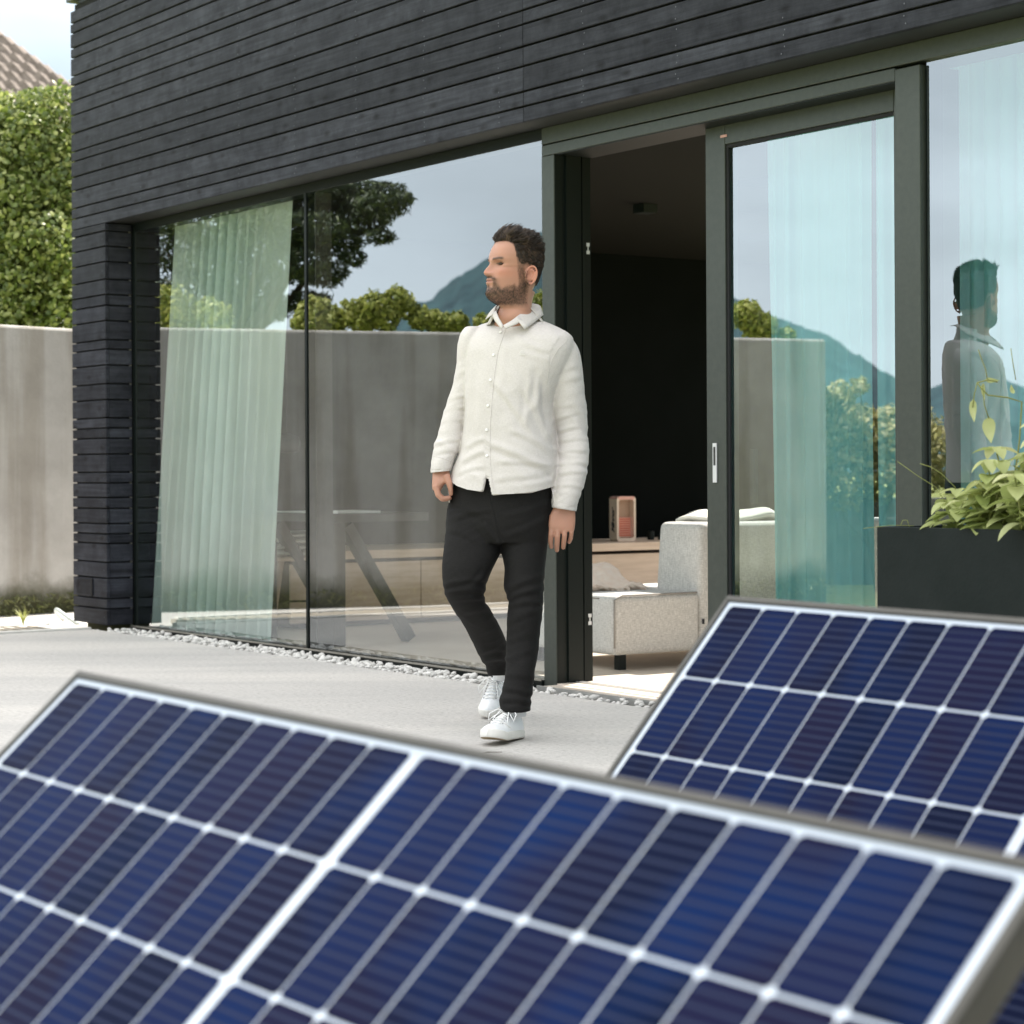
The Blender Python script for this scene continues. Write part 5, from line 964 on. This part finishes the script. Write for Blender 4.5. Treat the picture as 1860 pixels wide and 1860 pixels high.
for (dx, h_) in ((-4, 4), (-2, 6), (0, 7), (2, 6), (4, 4)):
    a, _ = hs(948.5+dx*.8, 643, .0018); b, _ = hs(948.5+dx, 643-h_, .0018); mb.tube([a, b], .0007, 5)
a, _ = hs(944, 644.5, .0018); b, _ = hs(953.5, 644.5, .0018); mb.tube([a, b], .0008, 5); mb.build('chest_emblem', M['button'], shirt)
# armhole and shoulder seams, cuffs
def seam(pts, r=.0011, par=None, m=None):
    c = []
    for i in range(len(pts)-1):
        for k in range(5): u = k/5; c.append(hs(pts[i][0]*(1-u)+pts[i+1][0]*u, pts[i][1]*(1-u)+pts[i+1][1]*u, .0004)[0])
    c.append(hs(*pts[-1], .0004)[0]); c = [p for p in c if p is not None]; mb = MB(); mb.tube(c, r, 5); mb.build('seam', m or M['linen'], par or shirt, smooth=True)
seam([(1031, 618), (1016, 632), (1004, 650), (996, 675), (993, 697)]); seam([(1003, 908), (1020, 912), (1046, 918)], .0009); seam([(787, 828), (800, 831), (820, 838)], .0012)
# cuffs
for rows in ([(898, 1003.5, 1051, .094, 7.566), (912, 1002.5, 1048, .090, 7.563), (925, 1002.5, 1046.5, .088, 7.56)], [(834, 784.5, 823, .100, 7.655), (846, 783.2, 820, .093, 7.648), (857, 783, 818.5, .090, 7.64)]):
    mb = MB(); rings = []
    for y, xl, xr, dp, t in interp_rows(rows, 3):
        a, b = at(xl, y, t), at(xr, y, t); c = (a+b)/2; rg = sring(c, (b.x-a.x)/2+.0012, dp/2+.0012, 0, 2.1, 48)
        for k, p in enumerate(rg): 
            w_ = .0012*math.sin(k*.9+y*.4); p.x += w_; p.y += w_; p.z += (.16 if xl < 900 else -.17)*(p.x-c.x)*1.0*(-1 if xl < 900 else 1)*-1 if 0 else 0; p.z -= (p.x-c.x)*(.17 if xl > 900 else -.10)
        rings.append(rg)
    i_ = [[p.lerp(sum(r, Vector())/len(r), .06) for p in r] for r in rings[::-1]]; mb.loft(rings+i_, caps=False); mb.build('cuff', M['linen'], shirt, smooth=True)
# collar
def patch(mb, top, bot, n=10, th=.0022):
    def samp(pl, u):
        x = u*(len(pl)-1); i = min(int(x), len(pl)-2); return pl[i].lerp(pl[i+1], x-i)
    A = [samp(top, i/n) for i in range(n+1)]; B = [samp(bot, i/n) for i in range(n+1)]; vs = []
    for k in range(5):
        for i in range(n+1):
            p = A[i].lerp(B[i], k/4); p = p+Vector((0, -.004*math.sin(k/4*3.14), 0)); vs.append(p)
    fs = [(k*(n+1)+i, k*(n+1)+i+1, (k+1)*(n+1)+i+1, (k+1)*(n+1)+i) for k in range(4) for i in range(n)]; mb.add(vs, fs)
mb = MB()
patch(mb, [at(944, 549, 7.71), at(957, 550, 7.70), at(962, 556, 7.655), at(951, 566, 7.60), at(936, 577, 7.562)], [at(966, 555, 7.735), at(981, 553, 7.715), at(987, 572, 7.655), at(972, 585, 7.590), at(953, 598, 7.528)])
patch(mb, [at(910, 551, 7.70), at(903, 553, 7.66), at(900, 560, 7.625), at(898, 569, 7.595)], [at(904, 560, 7.71), at(893, 563, 7.675), at(887, 571, 7.640), at(882, 580, 7.605)])
patch(mb, [at(940, 574, 7.568), at(930, 582, 7.553), at(914, 591, 7.540)], [at(950, 583, 7.560), at(936, 590, 7.540), at(918, 598, 7.530)], 8)
patch(mb, [at(901, 564, 7.60), at(906, 577, 7.565), at(914, 591, 7.540)], [at(893, 572, 7.605), at(899, 583, 7.570), at(911, 598, 7.532)], 8)
o = mb.build('collar', M['linen'], shirt, smooth=True); sd = o.modifiers.new('s', 'SOLIDIFY'); sd.thickness = .0022; sd.offset = 0
mb = MB(); rings = []   # collar stand round the back of the neck
for y, xl, xr, dp, t in ((552, 908, 962, .112, 7.66), (562, 901, 968, .122, 7.655), (575, 893, 980, .135, 7.655), (590, 885, 990, .15, 7.66)):
    a, b = at(xl, y, t), at(xr, y, t); c = (a+b)/2; pts = []
    for k in range(31):
        t_ = math.radians(-28+236*k/30); pts.append(Vector((c.x+(b.x-a.x)/2*1.03*math.cos(t_), c.y+dp/2*1.05*math.sin(t_), c.z)))
    rings.append(pts)
vs = [p for r in rings for p in r]; mb.add(vs, [(j*31+i, j*31+i+1, (j+1)*31+i+1, (j+1)*31+i) for j in range(3) for i in range(30)]); o = mb.build('collar_stand', M['linen'], shirt, smooth=True); sd = o.modifiers.new('s', 'SOLIDIFY'); sd.thickness = .002
# ---- trousers
tr = MB(); pxloft(tr, pelv, TR, 2.3, 1, .001); pxloft(tr, legR, 0, 2.1, 1, .001); pxloft(tr, legL, 0, 2.1, 1, .001); tme = remesh(tr, .0042, 5, .5)
V3 = coords(tme); N3 = norms(tme); px3 = V3[:, 0]/V3[:, 1]*FPX+930; py3 = CYP-(V3[:, 2]-EYE)/V3[:, 1]*FPX
q = np.stack([V3[:, 0]*8, V3[:, 1]*8, V3[:, 2]*17+V3[:, 0]*14], 1); a1 = ridge(vnoise(q, 11)); q = np.stack([V3[:, 0]*13, V3[:, 1]*13, V3[:, 2]*36-V3[:, 0]*18], 1); a2 = ridge(vnoise(q, 12)); q = np.stack([V3[:, 0]*20, V3[:, 1]*20, V3[:, 2]*4], 1); a3 = vnoise(q, 13)
kn = np.interp(py3, [880, 930, 990, 1040, 1090, 1140, 1180, 1230, 1290], [.3, .5, .6, .4, .95, .5, .6, .7, .8]); V3 += N3*(kn*(.0018*a1+.0014*a2)+.0015*a3)[:, None]; FT = np.zeros(len(V3))
for a in [(823, 917, 884, 940, 6, .005), (826, 940, 890, 926, 5, .005), (820, 960, 880, 990, 6, .004), (1000, 912, 912, 938, 6, .005), (996, 940, 915, 975, 6, .005), (912, 993, 880, 950, 5, .006), (806, 1062, 882, 1052, 5, .007), (810, 1076, 882, 1072, 5, .009), (818, 1090, 884, 1086, 5, .006), (880, 1040, 850, 1068, 5, .006), (830, 1115, 890, 1104, 6, .004), (915, 1072, 985, 1046, 6, .007), (918, 1086, 986, 1070, 5, .008), (922, 1100, 986, 1094, 5, .006), (920, 1130, 984, 1106, 6, .004), (922, 1165, 978, 1150, 6, .003), (920, 1200, 975, 1178, 6, .004), (918, 1225, 972, 1232, 6, .004), (912, 1250, 968, 1262, 5, .007), (908, 1270, 964, 1276, 5, .007), (868, 1185, 920, 1178, 5, .005), (876, 1200, 922, 1196, 5, .007)]: FT += seg_fold(px3, py3, *a, .9)
V3 += N3*(.5*FT*(N3[:, 1] < .3))[:, None]; setco(tme, V3)
tro = link('trousers', tme, M['trous'], person); ht = surf([tme]); hs0 = hs; hs = ht
for sm_pts in ([(884, 885), (890, 905), (898, 935), (905, 965), (910, 990)], [(1000, 893), (994, 912), (988, 932)], [(825, 880), (828, 892), (836, 905)]): seam(sm_pts, .0010, tro, M['trous'])
# ---- shoes
def shoe(heel, toe, pitch, label, roll=0):
    """heel, toe: ground points of the sole; local x forward"""
    heel = Vector(heel); toe = Vector(toe); d = (toe-heel); Ln = d.length; x = d.normalized(); y = Vector((0, 0, 1)).cross(x).normalized(); z_ = x.cross(y)
    Mx = Matrix(((x.x, y.x, z_.x, heel.x), (x.y, y.y, z_.y, heel.y), (x.z, y.z, z_.z, heel.z), (0, 0, 0, 1))); root = None
    def prof(u): # half width and centre offset of the sole along its length
        return np.interp(u, [0, .04, .12, .3, .5, .68, .82, .92, .975, 1], [.010, .024, .033, .034, .037, .045, .044, .034, .020, .004]), np.interp(u, [0, .3, .6, 1], [0, .002, -.002, .002])
    mb = MB(); rings = []
    for u in np.linspace(0, 1, 34):
        h_, o_ = prof(u); xx = -.012+u*(Ln+.014); tl = np.interp(u, [.72, 1], [0, .014]); rings.append([(xx, o_-h_, tl), (xx, o_-h_*1.03, tl+.006), (xx, o_-h_*1.03, tl+.026), (xx, o_-h_*.9, tl+.030), (xx, o_+h_*.9, tl+.030), (xx, o_+h_*1.03, tl+.026), (xx, o_+h_*1.03, tl+.006), (xx, o_+h_, tl)])
    mb.loft(rings); me = mb.mesh('shoe', True); sh_ = link('shoe', me, [M['sole'], M['gum']], person); sh_.matrix_world = Mx; tag(sh_, label)
    for p in me.polygons:
        if p.normal.z < -.7: p.material_index = 1
    up_ = MB(); rings = []
    for u in np.linspace(0, 1, 30):
        h_, o_ = prof(u); h_ *= .96; xx = -.008+u*(Ln+.006); top = np.interp(u, [0, .03, .10, .22, .34, .46, .60, .74, .86, .95, 1], [.070, .088, .092, .078, .082, .083, .072, .056, .050, .043, .032]); tl = np.interp(u, [.72, 1], [0, .014]); tw = np.interp(u, [0, .1, .3, .5, .7, 1], [.45, .55, .62, .60, .72, .6])
        rg = []
        for k in range(24):
            a = math.pi*k/23; cy = math.cos(a); sz = math.sin(a); ww = h_*(1-(1-tw)*(sz**1.6)); rg.append((xx, o_+math.copysign(abs(cy)**.8, cy)*ww, .022+tl+(top-.022)*sz**.85))
        rings.append(rg)
    n = 24; b = []
    vs = [p for r in rings for p in r]; fs = [(i*n+k, i*n+k+1, (i+1)*n+k+1, (i+1)*n+k) for i in range(29) for k in range(n-1)]+[tuple(range(n)), tuple(29*n+k for k in range(n))]
    up_.add(vs, fs); u_o = up_.build('upper', M['shoe'], sh_, smooth=True)
    def top(u, yy): # surface height
        h_, o_ = prof(u); tp = np.interp(u, [0, .03, .10, .22, .34, .46, .60, .74, .86, .95, 1], [.070, .088, .092, .078, .082, .083, .072, .056, .050, .043, .032]); r = min(1, abs(yy)/(h_*.95)); return .022+(tp-.022)*(1-r**3.2)**.6+.0015
    lm = MB()
    for k in range(6):
        u = .40+k*.062; y0_ = .014+.0010*k; a = (u*Ln, -y0_, top(u, y0_)); b_ = ((u+.018)*Ln, y0_, top(u+.018, y0_)); m_ = ((u+.009)*Ln, 0, top(u+.009, 0)+.002); lm.tube([a, m_, b_], .0019, 6); a = (u*Ln, y0_, top(u, y0_)); b_ = ((u+.018)*Ln, -y0_, top(u+.018, y0_)); lm.tube([a, ((u+.009)*Ln, 0, top(u+.009, 0)+.004), b_], .0019, 6)
    t0 = Vector((.385*Ln, 0, top(.385, 0)+.006))
    for sgn, ln in ((1, 1), (-1, .8)):
        lm.tube([t0, t0+Vector((.01, sgn*.028, .012)), t0+Vector((.035, sgn*.050, -.004)), t0+Vector((.05, sgn*.048, -.026)), t0+Vector((.035, sgn*.032, -.012)), t0+Vector((.01, sgn*.012, .004)), t0], .0019, 6)
        lm.tube([t0, t0+Vector((.018, sgn*.016, .008)), t0+Vector((.05*ln, sgn*.026, -.012)), t0+Vector((.075*ln, sgn*.034, -.034))], .0019, 6)
    lm.build('laces', M['lace'], sh_, smooth=True)
    for k in range(6):
        for sgn in (1, -1):
            u = .40+k*.062; yy = .019+.001*k; c = (u*Ln, sgn*yy, top(u, yy)); em = MB(); em.lathe([(.0022, -.001), (.0022, .0012), (.0008, .0014)], c, 8); em.build('eyelet', M['eyelet'], sh_)
    sm_ = MB()
    for sgn in (1, -1): sm_ = MB(); sm_.tube([(.70*Ln, sgn*.001, top(.70, .001)), (.69*Ln, sgn*.02, top(.69, .02)), (.64*Ln, sgn*.034, top(.64, .034)-.002), (.58*Ln, sgn*.039, .040)], .0010, 5); sm_.build('seam', M['sole'], sh_)
    tg = MB(); tg.loft([[(.30*Ln, y_, .088+z2) for y_, z2 in ((-.014, -.004), (.014, -.004), (.014, 0), (-.014, 0))], [(.37*Ln, y_, .103+z2) for y_, z2 in ((-.014, -.004), (.014, -.004), (.014, 0), (-.014, 0))]]); tg.build('tongue', M['shoe'], sh_, bevel=.002)
h1 = at(941, 1338, 7.50); h1.z = .002; t1 = at(884, 1342, 7.245); t1.z = .020
shoe(h1, t1, 0, 'front shoe planted on the concrete')
t2 = at(886, 1300, 8.06); t2.z = -.004; h2 = at(911, 1222, 8.25); h2.z = .098
shoe(h2, t2, 0, 'rear shoe with its heel lifted')
for rows in ([(1262, 922, 955, .075, 7.46), (1300, 920, 956, .085, 7.46)], [(1205, 893, 917, .06, 8.08), (1236, 896, 922, .075, 8.15)]):
    mb = MB(); pxloft(mb, rows, 0, 2); mb.build('sock', M['shoe'], person, smooth=True)
